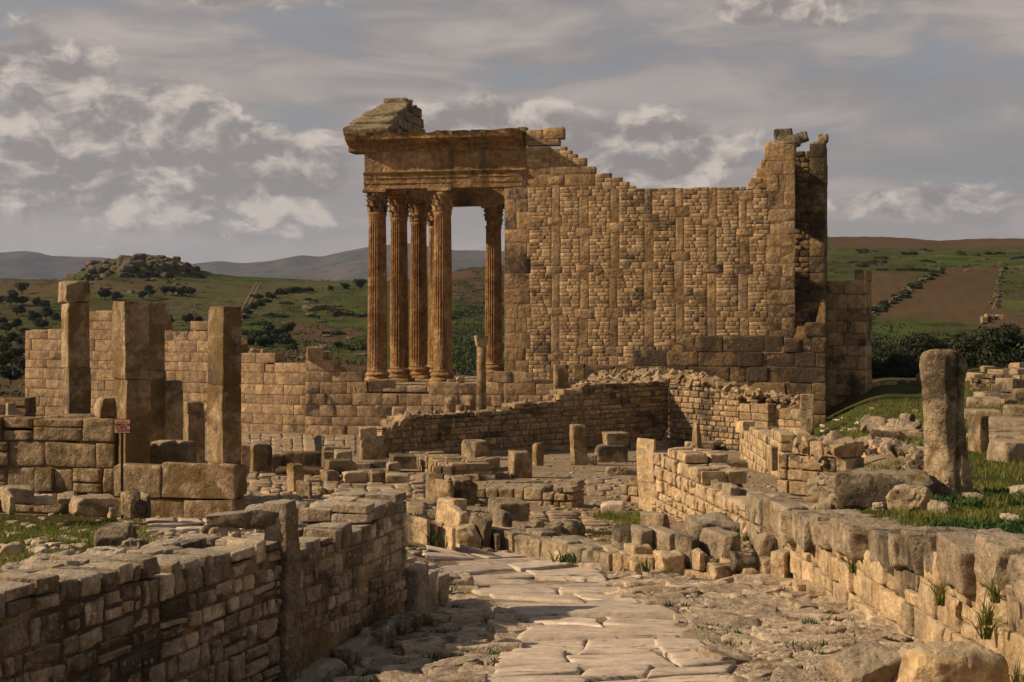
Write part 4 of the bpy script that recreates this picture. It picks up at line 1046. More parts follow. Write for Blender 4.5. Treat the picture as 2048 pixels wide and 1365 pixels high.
# --- slim column, stumps and slabs behind the rubble wall
def shaft(name, label, px, w, yt, yb, D, cap=False, seed=0):
    z0, z1 = (HY - yb) / F * D - .8, (HY - yt) / F * D; r_ = w / 2 / F * D
    e = empty(name, ((px - CX) / F * D, D, z0)); tag(e, label, 'column' if cap else 'column stump')
    n = 20; t = np.linspace(0, 2 * math.pi, n, endpoint=False); zs = np.linspace(z0, z1 - (.45 if cap else 0), 9); V = []; Q = []
    for z in zs: V += [((px - CX) / F * D + math.cos(a) * r_ * (1.06 - .1 * (z - z0) / (z1 - z0)), D + math.sin(a) * r_, z) for a in t]
    for i in range(8):
        for j in range(n): Q.append((i * n + j, i * n + (j + 1) % n, (i + 1) * n + (j + 1) % n, (i + 1) * n + j))
    V = np.array(V); V += fbm(V * 2, seed, 3)[:, None] * .02
    if not cap: V[-n:, 2] += fbm(V[-n:] * 3, seed + 1, 2) * .08
    c = len(V); V = np.vstack([V, V[-n:].mean(0) + [0, 0, .03]]); Q2 = [(c - n + j, c - n + (j + 1) % n, c) for j in range(n)]
    link('shaft', mesh_py('shaft', V, Q + Q2, M_pillar), e)
    if cap:
        c0 = ((px - CX) / F * D, D, z1 - .48)
        rock('capital', (r_ * 2.0, r_ * 2.0, .34), M_block, e, c0, .2, .06, .03, 6, 5, 6, taper=-.35)
        rock('abacus', (r_ * 2.7, r_ * 2.7, .14), M_block, e, (c0[0], c0[1], c0[2] + .335), .2, .03, .02, 4, 6, 5)
    return e
shaft('slim_column', 'slim plain grey column with a small capital, standing alone before the temple', 963, 19, 671, 832, 62.0, True, 1)
shaft('column_stump', 'round-topped grey column stump farthest from the slim column', 900, 23, 797, 836, 61, False, 2)
shaft('column_stump', 'short ragged broken stump between two taller column stumps', 921, 17, 811, 834, 62, False, 3)
shaft('column_stump', 'grey column stump right beside the slim column', 941, 19, 793, 832, 61.3, False, 4)
blk('upright rectangular slab with mossy edge behind the rubble wall', 1107, 1137, 730, 812, .3, 8, 63.5, sink=.9, mat=M_pillar, name='stone_slab', cat='slab')
blk('small squared post standing behind the low end of the rubble wall', 783, 809, 815, 850, .5, 0, 57.5, sink=.8)
blk('rounded boulder leaning at the low end of the rubble wall', 762, 792, 842, 880, .6, 0, 56.5, r=.3, nz=.08, name='boulder', cat='boulder', sink=.6)

# --- the square: scattered blocks and low walls
kerb = Thing('low_kerb', 'low broken kerb of long flat stones at the foot of the rubble wall', 'kerb', foot(1180, 50))
for (a, b, yt, yb) in ((980, 1035, 903, 911), (1036, 1090, 897, 906), (1090, 1146, 893, 903), (1172, 1205, 889, 899), (1258, 1290, 885, 897), (1290, 1345, 882, 896), (1345, 1395, 880, 893)):
    blk('', a, b, yt, yb, .5, 3, parent=kerb.e, name='kerb_stone', r=.05, nz=.03)
kerb.finish()
blk('big squared block with a lit rough end lying before the rubble wall', 921, 981, 884, 921, 1.0, 28, chip=.03, r=.06, nz=.03)
blk('low pale block lying on the corner of a low wall', 833, 872, 897, 911, .5, 18, r=.07)
s1 = Thing('low_wall', 'low L-shaped wall of small upright stones, its long side in the sun', 'wall', foot(860, 47))
pwall(s1, (818, 46.5), (905, 38.5), [(818, 908), (905, 929)], 1.0, (.12, .2), (.14, .3), M_rubble, seed=121, gap=.02)
pwall(s1, (905, 38.4), (962, 39.6), [(905, 929), (962, 926)], .6, (.42, .5), (.8, 1.6), M_block, 'worn', seed=122)
pwall(s1, (962, 39.8), (1022, 41.0), [(962, 927), (1022, 925)], .5, (.3, .36), (.8, 1.6), M_block, 'worn', seed=123)
s1.finish()
blk('two-part squared stump standing in the middle of the earth square', 1016, 1065, 905, 957, .7, 10, mat=M_pillar, r=.03, nz=.02)
blk('small upright post with a broken top beside the squared stump', 1063, 1088, 888, 932, .4, 22, mat=M_pillar, chip=.05)
blk('tall leaning slab of stone standing on the earth square', 1143, 1177, 851, 931, .45, 16, mat=M_pillar, lean=(-.06, .0), chip=.04, name='standing_slab', cat='slab')
blk('long tilted block lying on the square, another block on its back', 1190, 1258, 893, 926, .8, 10, chip=.04, r=.04)
p = G(1225, 926)
blk('flat-topped wedge-shaped block resting on the long tilted block', 1208, 1257, 867, 893, .7, 12, p[1] + .35, taper=-.14)
blk('small stone wedged under the end of the tilted block', 1160, 1195, 912, 929, .3, 0, r=.06)
blk('little cube of stone lying on bare earth before the tilted block', 1213, 1242, 935, 951, .4, 0, r=.05)
blk('thin flat stone beside the little cube of stone', 1244, 1277, 940, 951, .4, 0, r=.05)
k2 = Thing('low_kerb', 'short row of flat kerb stones leading from the squared stump to a low wall', 'kerb', foot(990, 37))
for (a, b, yt, yb) in ((925, 958, 951, 963), (958, 990, 949, 961), (990, 1018, 946, 958)):
    blk('', a, b, yt, yb, .45, 0, parent=k2.e, name='kerb_stone', r=.04, nz=.02)
k2.finish()

w2 = Thing('low_wall', 'low thick wall of rounded stones crossing the square, a mossy boulder at its end', 'wall', foot(1050, 30))
pwall(w2, (945, 28.6), (1149, 28.0), [(945, 976), (1149, 974)], .8, (.13, .2), (.18, .42), M_block, 'faced', seed=131, gap=.02, jit=.02, flush=True)
w2.finish()
blk('mossy rounded boulder set against the end of the low thick wall', 893, 956, 961, 1026, .6, 12, D=27.6, r=.18, nz=.06, mat=M_pillar, name='boulder', cat='boulder')
blk('upright post with yellow lichen on its edge beside the mossy boulder', 850, 888, 948, 1008, .5, 40, D=28.2, mat=M_pillar, name='stone_post', cat='post')
blk('shorter flat-sided post tucked behind the lichened post', 868, 906, 962, 1010, .45, 40, D=27.4, mat=M_pillar, name='stone_post', cat='post')
blk('grey lump of stone on the low thick wall behind the mossy boulder', 888, 940, 944, 962, .5, 5, D=29.5, z=-3.32, r=.12, nz=.05, name='boulder', cat='boulder')

# --- low wall along the far side of the street
xw = Thing('street_wall', 'broken wall of big squared stones and long grey kerbs along the paved street', 'wall', foot(1000, 20))
def xb(a, b, yt, yb, d, rot, mat=None, **kw): return blk('', a, b, yt, yb, d, rot, parent=xw.e, name='block', mat=mat or M_warm, **kw)
xb(822, 846, 1040, 1088, .5, 32, r=.05); xb(846, 862, 1050, 1090, .4, 32, r=.05); xb(860, 880, 1048, 1092, .4, 28, r=.05); xb(876, 902, 1056, 1100, .5, 25, r=.06)
xb(866, 928, 1002, 1062, .45, 32, D=20.6, lean=(.13, .0), r=.04)
xb(890, 940, 1024, 1075, .55, 20, D=20.2, r=.12, nz=.05); xb(918, 962, 1033, 1060, .6, 15, D=20.4, r=.1, nz=.05, mat=M_warmtop)
xb(888, 960, 1062, 1112, .5, 25, D=19.2, r=.2, nz=.07, chip=.1, lean=(.12, .15)); xb(930, 985, 1042, 1098, .7, 20, D=19.4, r=.2, nz=.07)
xb(976, 1026, 1026, 1072, .5, 22, D=19.9, r=.05, mat=M_warmtop); xb(976, 1000, 1070, 1102, .4, 15, r=.05); xb(975, 1060, 1008, 1040, .8, 12, D=21.6, r=.05, mat=M_block)
xb(1004, 1045, 1074, 1108, .4, 28, r=.07); xb(1036, 1075, 1082, 1112, .4, 25, r=.07); xb(1018, 1066, 1050, 1086, .45, 28, D=19.6, r=.06, mat=M_warmtop)
xb(1050, 1130, 1066, 1104, .45, 24, D=18.9, r=.05, mat=M_warmtop); xb(1100, 1170, 1084, 1120, .45, 22, D=18.2, r=.06, mat=M_warmtop); xb(1160, 1215, 1098, 1138, .5, 20, D=17.6, r=.07, mat=M_warmtop)
xb(1070, 1110, 1098, 1122, .35, 24, r=.06); xb(1106, 1160, 1108, 1130, .35, 22, r=.06); xb(1196, 1250, 1102, 1140, .5, 18, D=17.4, r=.05)
for k, (a, b, yt, yb, dd) in enumerate(((1048, 1090, 1050, 1066, 20.6), (1085, 1130, 1058, 1074, 20.0), (1110, 1172, 1052, 1096, 20.3))):
    xb(a, b, yt, yb, .6, -14, D=dd, r=.06, mat=M_block, nz=.05)
pwall(xw, (822, 21.9), (1000, 19.5), [(822, 1046), (880, 1042), (940, 1050), (1000, 1058)], .5, (.2, .3), (.22, .5), M_warm, 'worn', seed=201, gap=.015, flush=True)
pwall(xw, (1000, 19.5), (1222, 17.2), [(1000, 1060), (1060, 1074), (1130, 1090), (1222, 1108)], .55, (.2, .3), (.3, .7), M_warmtop, 'worn', seed=202, gap=.015, flush=True)
xw.finish()
# squared blocks continuing the line
rows = Thing('street_wall', 'line of loose squared grey blocks on small packing stones beside the street', 'wall', foot(1400, 16.5))
def yb_(a, b, yt, yb, d, rot, D=None, mat=None, **kw): return blk('', a, b, yt, yb, d, rot, D, parent=rows.e, name='block', mat=mat or M_warmtop, **kw)
yb_(1221, 1288, 1062, 1102, .5, 12, 17.6, r=.06, nz=.03); yb_(1262, 1312, 1060, 1106, .5, 16, 17.1, r=.06, nz=.03); yb_(1298, 1380, 1068, 1112, .6, 26, 16.8, r=.03); yb_(1336, 1410, 1078, 1122, .55, 30, 16.5, r=.04)
yb_(1404, 1490, 1070, 1118, .6, 28, 16.2, r=.07, nz=.03); yb_(1376, 1415, 1104, 1136, .4, 20, 16.3, r=.05, mat=M_warm); yb_(1246, 1310, 1096, 1126, .5, 15, 16.9, r=.12, nz=.05, mat=M_warm); yb_(1304, 1378, 1112, 1148, .5, 18, 16.4, r=.08, nz=.05, mat=M_warm)
yb_(1238, 1262, 1108, 1132, .3, 0, 17.0, r=.09, mat=M_warm); yb_(1256, 1290, 1126, 1144, .3, 10, 16.8, r=.07, mat=M_warm); yb_(1414, 1482, 1130, 1152, .4, 15, 16.0, r=.06, mat=M_warm); yb_(1480, 1530, 1140, 1164, .4, 10, 15.8, r=.06, mat=M_warm)
yb_(1460, 1524, 1100, 1136, .5, 5, 15.9, r=.17, nz=.05); yb_(1508, 1572, 1075, 1120, .5, 15, 16.0, r=.12, nz=.05); yb_(1522, 1552, 1122, 1146, .3, 10, 15.8, r=.06, mat=M_warm)
pwall(rows, (1222, 17.1), (1572, 15.7), [(1222, 1108), (1300, 1112), (1420, 1116), (1500, 1120), (1572, 1098)], .5, (.2, .3), (.25, .5), M_warm, 'worn', seed=203, gap=.015, flush=True)
rows.finish()
blk('dark squared block at the foot of the sunlit wall end', 1280, 1345, 1030, 1064, .5, 40, D=20.2, mat=M_block, r=.04, nz=.03)
blk('long flat-topped boulder lying behind the loose squared blocks', 1377, 1488, 1046, 1078, .8, 8, D=18.2, mat=M_warmtop, r=.13, nz=.06, name='boulder', cat='boulder')
blk('thin flat stone on the ground before the little stub wall', 1204, 1250, 1008, 1022, .5, 0, r=.06, mat=M_slab)

# --- sunlit walls on the far side of the square
z1 = Thing('stepped_wall', 'sunlit wall of small warm stones stepping down from a tall squared end post', 'wall', foot(1400, 25))
Za, Zb = (1303, 27.6), (1492, 21.6)
pwall(z1, Za, Zb, [(1303, 903), (1345, 905), (1375, 920), (1378, 935), (1400, 948), (1402, 962), (1430, 968), (1445, 985), (1492, 998)], .75, (.14, .24), (.16, .42), M_warm, 'field', gap=.02, jit=.03, seed=141, split=.1, tilt=.02)
for (a, b, yt, yb, dd) in ((1283, 1306, 880, 962, .5), (1284, 1310, 962, 985, .5), (1284, 1312, 985, 1034, .5)):
    blk('', a, b, yt, yb, dd, 38, 27.4, parent=z1.e, name='end_block', mat=M_warm, r=.03, nz=.015)
pwall(z1, (1490, 21.5), (1566, 19.6), [(1490, 1003), (1566, 1008)], .6, (.34, .44), (.6, 1.0), M_warmtop, 'worn', gap=.02, jit=.02, seed=142)
for (a, b, yt, yb, D) in ((1368, 1420, 915, 934, 26.0), (1378, 1430, 932, 948, 25.2), (1400, 1462, 950, 966, 24.4), (1424, 1460, 966, 990, 23.4), (1450, 1486, 975, 1003, 22.6), (1410, 1440, 930, 942, 25.6), (1462, 1500, 978, 1000, 23.0)):
    blk('', a, b, yt, yb, .5, 14, D, parent=z1.e, name='stone', mat=M_warmtop, r=.07, nz=.04)
z1.finish()
st = Thing('stub_wall', 'little stub of coursed wall with a sloping top beside the tall end post', 'wall', foot(1260, 30))
pwall(st, (1242, 30.5), (1286, 30.0), [(1242, 966), (1270, 955), (1286, 930)], .6, (.16, .22), (.2, .4), M_rubble, seed=143); st.finish()
z2 = Thing('corner_wall', 'corner of brown coursed wall, its narrow end lit and its long face in shade', 'wall', foot(1620, 27))
pwall(z2, (1555, 27.0), (1692, 26.0), [(1555, 893), (1600, 889), (1690, 891)], .6, (.2, .28), (.26, .5), M_rubble, 'worn', gap=.025, jit=.03, seed=144, zb=-3.4)
heap(z2, (1555, 27.0), (1692, 26.0), 1596, 1690, [(1596, 886), (1690, 884)], 36, .5, smin=.1, smax=.26)
z2.finish()
z3 = Thing('sunlit_wall', 'sunlit wall of pale coursed stones slanting down toward the tall standing stone', 'wall', foot(1770, 27))
pwall(z3, (1690, 31.0), (1862, 24.5), [(1690, 879), (1760, 886), (1862, 910)], .6, (.17, .27), (.2, .55), M_warm, 'field', gap=.02, jit=.03, seed=145, zb=-3.2)
heap(z3, (1690, 31.0), (1862, 24.5), 1700, 1862, [(1700, 880), (1800, 886), (1862, 905)], 44, .5, M_warmtop, .07, .2)
z3.finish()
rub = Thing('rubble_heap', 'tumbled heap of broken stones between the corner wall and the lying boulder', 'rubble heap', foot(1670, 22))
for _ in range(90):
    px, py = g.uniform(1625, 1700), g.uniform(955, 1010)
    D = 22.5 - (py - 955) / 55 * 3; s = g.uniform(.06, .2)
    rub.box(((px - CX) / F * D, D, (HY - py) / F * D - .05), (1, 0), (0, -1), (s * 1.4, s * 1.2, s * .8), 'field', M_block, tilt=.6, R=g)
for _ in range(70):
    px = g.uniform(1770, 1860); py = 960 - (px - 1770) * .45 + g.uniform(-8, 14); D = 22.8; s = g.uniform(.06, .17)
    rub.box(((px - CX) / F * D, D, (HY - py) / F * D - .05), (1, 0), (0, -1), (s * 1.5, s * 1.2, s * .7), 'field', M_block, tilt=.6, R=g)
rub.finish()
z4 = Thing('sunlit_wall', 'short sunlit wall of square stones with an upright block at its far end', 'wall', foot(1510, 45))
pwall(z4, (1480, 48.0), (1562, 39.5), [(1480, 858), (1530, 862), (1562, 872)], .8, (.2, .3), (.25, .5), M_warm, 'worn', seed=146, gap=.025)
blk('', 1474, 1516, 844, 868, .5, 30, 47.5, parent=z4.e, name='end_block', mat=M_warm); z4.finish()
k3 = Thing('low_kerb', 'low wall footing of rough stones joining the upright pointed stone to the short sunlit wall', 'kerb', foot(1430, 48))
for (a, b, yt, yb) in ((1372, 1400, 886, 902), (1400, 1434, 884, 901), (1434, 1473, 881, 901)): blk('', a, b, yt, yb, .6, 0, parent=k3.e, name='kerb_stone', r=.1, nz=.05)
k3.finish()
blk('upright pointed stone standing against the shaded rubble wall', 1385, 1406, 848, 890, .5, 20, 48.5, mat=M_pillar, taper=.35, chip=.05, name='standing_stone', cat='standing stone')
k4 = Thing('low_kerb', 'two flat kerb stones ending against the corner wall', 'kerb', foot(1500, 36))
for (a, b, yt, yb) in ((1458, 1508, 923, 936), (1508, 1552, 921, 938)): blk('', a, b, yt, yb, .5, 0, parent=k4.e, name='kerb_stone', r=.04, nz=.02)
k4.finish()
blk('squared post standing against the lit end of the corner wall', 1536, 1560, 893, 938, .5, 15, 33.5)
z5 = Thing('sunlit_wall', 'small raised platform of thin sunlit stones before the grass', 'wall', foot(1790, 35))
pwall(z5, (1738, 40.0), (1800, 33.5), [(1738, 852), (1800, 862)], 2.0, (.12, .18), (.25, .6), M_warm, 'rubble', seed=147, zb=-3.4)
pwall(z5, (1800, 33.4), (1846, 34.5), [(1800, 862), (1846, 858)], .6, (.25, .3), (.8, 1.2), M_block, 'worn', seed=148, zb=-3.4)
heap(z5, (1750, 38.0), (1846, 36.0), 1752, 1846, [(1752, 850), (1846, 852)], 50, 1.2, M_warmtop, .12, .3)
z5.finish()
blk('cube-shaped block standing on grass behind the small platform', 1806, 1838, 829, 853, .6, 25, 41.0)

# --- standing stone, boulders and steps on the grassy bank
def mono_shape(v, w, d, h):
    t = v[:, 2] / h + .5
    Xn, Yn = np.abs(v[:, 0] / (w / 2)).clip(.001), np.abs(v[:, 1] / (d / 2)).clip(.001); mx = np.maximum(Xn, Yn); v[:, :2] *= (mx / (Xn ** 3 + Yn ** 3) ** (1 / 3))[:, None]
    v[:, 2] -= .05 * h * sstep(.8, 1, t) * np.minimum(mx, 1) ** 3 * (1 + .7 * np.sign(v[:, 0]))
    k = np.interp(t, [0, .08, .3, .55, .75, .9, 1.0], [1.18, 1.12, .96, .85, .87, 1.0, .97]); v[:, 0] *= k; v[:, 1] *= k
    v[:, 0] += -.10 * w * (t - .2) + .10 * w * (t < .3) * (.3 - t) * 2
    gro = np.exp(-((v[:, 0] / w - .02 + .05 * np.sin(t * 7)) / .05) ** 2) * (v[:, 1] < 0)
    v[:, 1] += gro * .06
    v += (fbm(v * 1.7, 78, 3) * .06)[:, None] * np.array([1, 1, .2]) + (fbm(v * 6, 77, 4) * .03)[:, None] * np.array([1, 1, .3])
    return v
blk('tall rough standing stone with a rounded yellow-lichened head, on the grassy bank', 1852, 1966, 700, 990, .48, 34, 17.2, mat=M_mono, name='standing_stone', cat='standing stone', r=.40, nz=.04, seg=22, shape=mono_shape, sink=.1, chis=0)
blk('huge rounded boulder lying in the grass before the tall standing stone', 1682, 1882, 952, 1014, .55, 6, 17.0, mat=M_block, name='boulder', cat='boulder', r=.14, nz=.06, seg=16, chip=.03)
blk('smaller slanting rock in the grass before the huge boulder', 1790, 1866, 978, 1020, .4, 0, 15.6, mat=M_block, name='rock', cat='rock', r=.12, nz=.06, chip=.06, seg=12)
blk('pale fist-shaped stone lying alone in the grass', 1862, 1902, 1006, 1032, .22, 0, mat=M_pathrock, name='rock', cat='rock', r=.08, nz=.03, seg=10)
for i, (a, b, yt, yb, l) in enumerate(((1752, 1776, 1008, 1020, 'small pale stone half sunk in grass behind the coping stones'), (1932, 1975, 990, 1004, 'flat pale stone at the foot of the tall standing stone'), (2010, 2048, 1034, 1046, 'flat white stone among the leafy weeds'), (2028, 2060, 972, 1000, 'two-layered pale block at the edge of the grassy bank'), (1868, 1900, 1062, 1080, 'small pale stone behind the long coping block'))):
    blk(l, a, b, yt, yb, .25, 0, mat=M_pathrock, name='rock', cat='rock', r=.05, nz=.03)
blk('squared block leaning beside the tall standing stone, steps behind it', 1946, 1990, 832, 885, .6, 22, 27.0, mat=M_pillar, sink=.5)
stp = Thing('stone_steps', 'flight of long worn stone steps climbing the bank behind the standing stone', 'steps', foot(2000, 30))
for (a, b, yt, yb, D) in ((1985, 2075, 872, 884, 30), (1985, 2080, 858, 870, 31.5), (1990, 2080, 846, 858, 33), (1942, 2020, 822, 840, 37), (2020, 2090, 814, 838, 36), (1945, 2010, 797, 808, 42), (1992, 2080, 838, 848, 35)):
    blk('', a, b, yt, yb, .9, 0, D, parent=stp.e, name='step', r=.05, nz=.03, mat=M_block, sink=.5)
stp.finish()
blk('large grey block with a lit corner at the foot of the stone steps', 1992, 2090, 886, 922, .8, 24, 24.5, mat=M_warmtop, r=.06, sink=.3)
blk('dark block standing at the top of the stone steps', 2032, 2075, 780, 814, .8, 10, 44, sink=.4)
rw = Thing('dry_stone_wall', 'broken dry-stone wall along the crest of the bank under the olive trees', 'wall', foot(1980, 55))
pwall(rw, (1940, 53), (2090, 51), [(1940, 754), (1965, 748), (1985, 752), (2030, 749), (2090, 755)], .7, (.14, .24), (.2, .5), M_block, 'field', seed=151, gap=.03, tilt=.06, jit=.06)
pwall(rw, (1945, 46), (2025, 45), [(1945, 772), (2025, 768)], .7, (.3, .45), (.8, 1.6), M_block, 'worn', seed=152)
rw.finish()
for i in range(46):                                              # loose stones on the bank
    px = g.uniform(1735, 2048); py = g.uniform(722, 770) if i < 26 else g.uniform(800, 900)
    if 1850 < px < 1945: continue
    p = G(px, py); s = g.uniform(.25, .75) * (1 if i < 26 else .6)
    o = rock('loose_stone', (s * 1.4, s, s * .7), M_rubble, None, (p[0], p[1], p[2] - .06), g.uniform(0, 6), .15 * s, .06 * s, 3, i, 4); tag(o, 'loose pale stone lying on the bank below the olive trees', 'stone', 'loose stones on the bank')
for i in range(60):
    px = g.uniform(1640, 1850); py = g.uniform(835, 890); p = G(px, py); s = g.uniform(.08, .22)
    o = rock('loose_stone', (s * 1.5, s, s * .5), M_slab, None, (p[0], p[1], p[2] - .02), g.uniform(0, 6), .3 * s, .06 * s, 3, i, 3); tag(o, 'small white stone dotted over the grass slope beside the temple', 'stone', 'white stones on the grass slope')
# ------------------------------------------------------------------ pillars and walls of the small temple
def pillar(label, x0, x1, yt, yb, D, d, rot, joints=(), cap=None, mat=None, sink=.3):
    h = (yb - yt) / F * D; a = math.radians(rot); va = math.atan((CX - (x0 + x1) / 2) / F); W = (x1 - x0) / F * D; w = (W - d * math.sin(a)) / math.cos(a)
    X = ((x0 + x1) / 2 - CX) / F * D; Yc = D + (w * math.sin(a) + d * math.cos(a)) / 2; z = (HY - yb) / F * D
    e = empty('pillar', (X, Yc, z)); tag(e, label, 'pillar')
    ys = [yb] + sorted(joints, reverse=True) + [yt]
    for i, (b0, b1) in enumerate(zip(ys[:-1], ys[1:])):
        z0 = (HY - b0) / F * D - (sink if i == 0 else -.004); z1 = (HY - b1) / F * D
        rock('drum', (w * (1 - .02 * i), d * (1 - .015 * i), z1 - z0), mat or M_pillar, e, (X + (.006 * (-1) ** i), Yc, z0), a + va, .014, .016, 2.2, int(x0) + i * 7, 13, chip=.006, chis=4)
    if cap:
        c0, c1, cy = cap; Wc = (c1 - c0) / F * D
        rock('cap_block', (Wc - d * .25, d * 1.15, (cy - yt) / F * D * 0 + (yt - cy) / F * D), mat or M_pillar, e, (((c0 + c1) / 2 - CX) / F * D, Yc, (HY - yt) / F * D), a + va, .05, .03, 3, 5, 10, chip=.05)
    return e
pillar('square pillar topped by a wider mossy cap block', 114, 170, 606, 838, 26.0, .5, 14, (736,), (107, 172, 562))
pillar('broad rough-faced pillar with a chipped edge, the sign before it', 214, 288, 603, 935, 22.6, .56, 20, (760,))
pillar('plain brown pillar close behind the broad rough-faced pillar', 286, 326, 606, 905, 26.6, .35, 8, (742,))
pillar('smooth square pillar standing alone on the corner of the stone footing', 405, 475, 613, 958, 22.1, .60, 23, (772, 930))
pillar('short broken half-column between the two pillar pairs', 322, 361, 762, 905, 26.4, .3, 10, (780,))
pillar('low square stump with a dark mossy head before the broken half-column', 360, 403, 806, 945, 25.4, .4, 12, (828,))
fnd = Thing('stone_footing', 'footing of massive mossy blocks carrying the smooth square pillar', 'footing', foot(380, 22))
pwall(fnd, (226, 22.35), (468, 21.9), [(226, 927), (289, 927), (290, 958), (468, 958)], .5, (.42, .52), (.7, 1.35), M_pillar, 'worn', zb=-3.1, gap=.02, jit=.02, seed=161, step=True, name='block')
V = [foot(226, 22.9)[:2] + (-2.42,), foot(470, 22.6)[:2] + (-2.42,), foot(470, 28)[:2] + (-2.62,), foot(226, 28)[:2] + (-2.62,)]
V2 = [(a, b, -3.6) for a, b, c in V]
link('floor', mesh_py('floor', V + V2, [(0, 1, 2, 3), (4, 5, 1, 0), (5, 6, 2, 1), (6, 7, 3, 2), (7, 4, 0, 3)], M_forum, False), fnd.e)
fnd.finish()
def insc(v, w, d, h):
    t = v[:, 0] / w + .5
    v[:, 2] -= .06 * sstep(.6, 1, t) ; v[:, 1] *= 1 - .18 * sstep(.75, 1, t)
    v[:, 1] += .012 * np.sin(v[:, 0] * 70) * (v[:, 1] < -d * .3)
    return v
o = blk('long carved inscription block lying between the pillars, one end broken', 288, 386, 884, 946, .80, 50, 23.4, z=-2.43, mat=M_block, r=.05, nz=.02, seg=16, shape=insc, sink=.02)
bw2 = Thing('block_wall', 'shaded wall of big rounded and squared blocks beside the sign', 'wall', foot(100, 23))
pwall(bw2, (-260, 23.5), (230, 22.8), [(-260, 832), (-60, 828), (95, 826), (115, 838), (120, 842), (195, 840), (230, 838)], .8, (.3, .5), (.3, .9), M_pillar, 'worn', zb=-3.0, gap=.02, jit=.04, seed=164, split=.25, name='block')
bw2.finish()
blk('squared block sitting on top of the wall beside the sign', 179, 231, 797, 834, .5, 10, 22.9, mat=M_pillar, r=.04, sink=.02)
# sign on an iron post
sg = empty('sign_post', foot(241, 21.6)); tag(sg, 'small pink sign on a thin black iron post before the broad pillar', 'sign')
D = 21.6; z0 = Hs(*foot(241, D)[:2]) - .1
rock('post', (.035, .035, (HY - 866) / F * D - z0), M_iron, sg, ((244 - CX) / F * D, D, z0), 0, .005, 0)
c = P(245, 853, D - .03); Wp, Hp = 33 / F * D, 26 / F * D
fr = rock('frame', (Wp + .02, .025, Hp + .02), M_iron, sg, (c[0], c[1] + .012, c[2] - Hp / 2 - .01), math.radians(-10), .004, 0, seg=3)
PINV[fr.name] = fr.matrix_basis.inverted() @ PINV[sg.name]
TM = Matrix.Translation(Vector(c)) @ Matrix.Rotation(math.radians(-10), 4, 'Z') @ Matrix.Rotation(math.radians(90), 4, 'X')
pn = link('panel', mesh_py('panel', [(-Wp / 2, -Hp / 2, .006), (Wp / 2, -Hp / 2, .006), (Wp / 2, Hp / 2, .006), (-Wp / 2, Hp / 2, .006)], [(0, 1, 2, 3)], M_sign), sg, TM)
def words(txt, x, y, size):
    cu = bpy.data.curves.new('lettering', 'FONT'); cu.body = txt; cu.size = size; cu.align_x = 'CENTER'; cu.offset = .0012
    ob = bpy.data.objects.new('tmp', cu); COL.objects.link(ob)
    me = bpy.data.meshes.new_from_object(ob.evaluated_get(bpy.context.evaluated_depsgraph_get())); bpy.data.objects.remove(ob)
    me.materials.clear(); me.materials.append(M_ink)
    link('lettering', me, sg, TM @ Matrix.Translation((x, y, .009)))
words('TEMPLE DE', -.005, .005, .050); words('LA PIETE', -.02, -.035, .045); words('AUGUSTE', .02, -.075, .047)
words('\uFE94\uFEF4\uFE93\uFEE1\uFEBB\uFED8\uFEDF\uFE8D \uFEAA\uFE92\uFECC\uFEE3', 0.0, .052, .030)

# reading desk for visitors
ld = empty('information_lectern', foot(634, 47)); tag(ld, 'grey metal information lectern with a tilted top by the paved square', 'lectern')
p = P(636, 908, 47.5); rock('stand', (.22, .16, .62), M_panel, ld, (p[0], p[1], p[2] - .05), .3, .01, 0, seg=2)
v, q = rbox(.52, .55, .03, .008, (1, 1, 1)); a = -.62; x, z = v[:, 0].copy(), v[:, 2].copy(); v[:, 0] = x * math.cos(a) - z * math.sin(a); v[:, 2] = -(x * math.sin(a)) + z * math.cos(a)
v += p + np.array([-.03, 0, .56]); link('top_panel', mesh_np('top_panel', v, q, M_panel), ld)

# --- things round the paved square
blk('U-shaped hollowed block standing at the corner of the block wall', 230, 293, 990, 1034, .5, 14, 20.6, mat=M_block, r=.05, nz=.03, seg=12, name='hollowed_block',
    shape=lambda v, w, d, h: np.stack([v[:, 0], v[:, 1], np.where((np.abs(v[:, 0] - .03 * w) < .22 * w) & (v[:, 2] > 0) & (v[:, 1] < .25 * d), v[:, 2] - .38 * h, v[:, 2])], 1))
blk('tall squared block beside the smooth pillar, standing on its end', 493, 541, 890, 947, .55, 14, mat=M_pillar)
blk('narrow coursed stump half hidden behind the smooth square pillar', 472, 497, 892, 945, .5, 10, 35.5, mat=M_pillar)
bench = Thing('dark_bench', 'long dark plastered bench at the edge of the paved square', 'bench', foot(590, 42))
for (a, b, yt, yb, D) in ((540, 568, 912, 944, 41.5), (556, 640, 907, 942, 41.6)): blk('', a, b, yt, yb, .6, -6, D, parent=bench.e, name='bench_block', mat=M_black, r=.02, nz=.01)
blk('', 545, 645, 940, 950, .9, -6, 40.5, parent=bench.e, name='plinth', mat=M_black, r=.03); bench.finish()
blk('broken fluted drum fragment lying behind the dark bench', 642, 700, 893, 906, .5, 5, 48, mat=M_block, chip=.08, r=.1, name='column_fragment', cat='fragment')
blk('low dark slab beside the dark bench', 640, 672, 905, 924, .6, 6, 46, r=.04); blk('second low slab under the drum fragment', 664, 702, 902, 922, .7, 6, 45.5, r=.05)
blk('weathered block with a round hollow, perched on two stones', 642, 710, 922, 948, .7, 12, 38.0, mat=M_block, chip=.05, r=.06, nz=.04)
blk('supporting stone under the hollowed perched block', 636, 676, 943, 968, .6, 18, 37.6, mat=M_block)
blk('long low rough block beside the perched hollowed block', 680, 738, 946, 966, .5, 10, 37.4, mat=M_warm, r=.05, nz=.03)
blk('squared dark-ended block at the end of the long low rough block', 732, 772, 942, 966, .5, 14, 37.2, mat=M_block)
kk = Thing('low_kerb', 'long flat kerb between the squared pier and the low L-shaped wall', 'kerb', foot(760, 44))
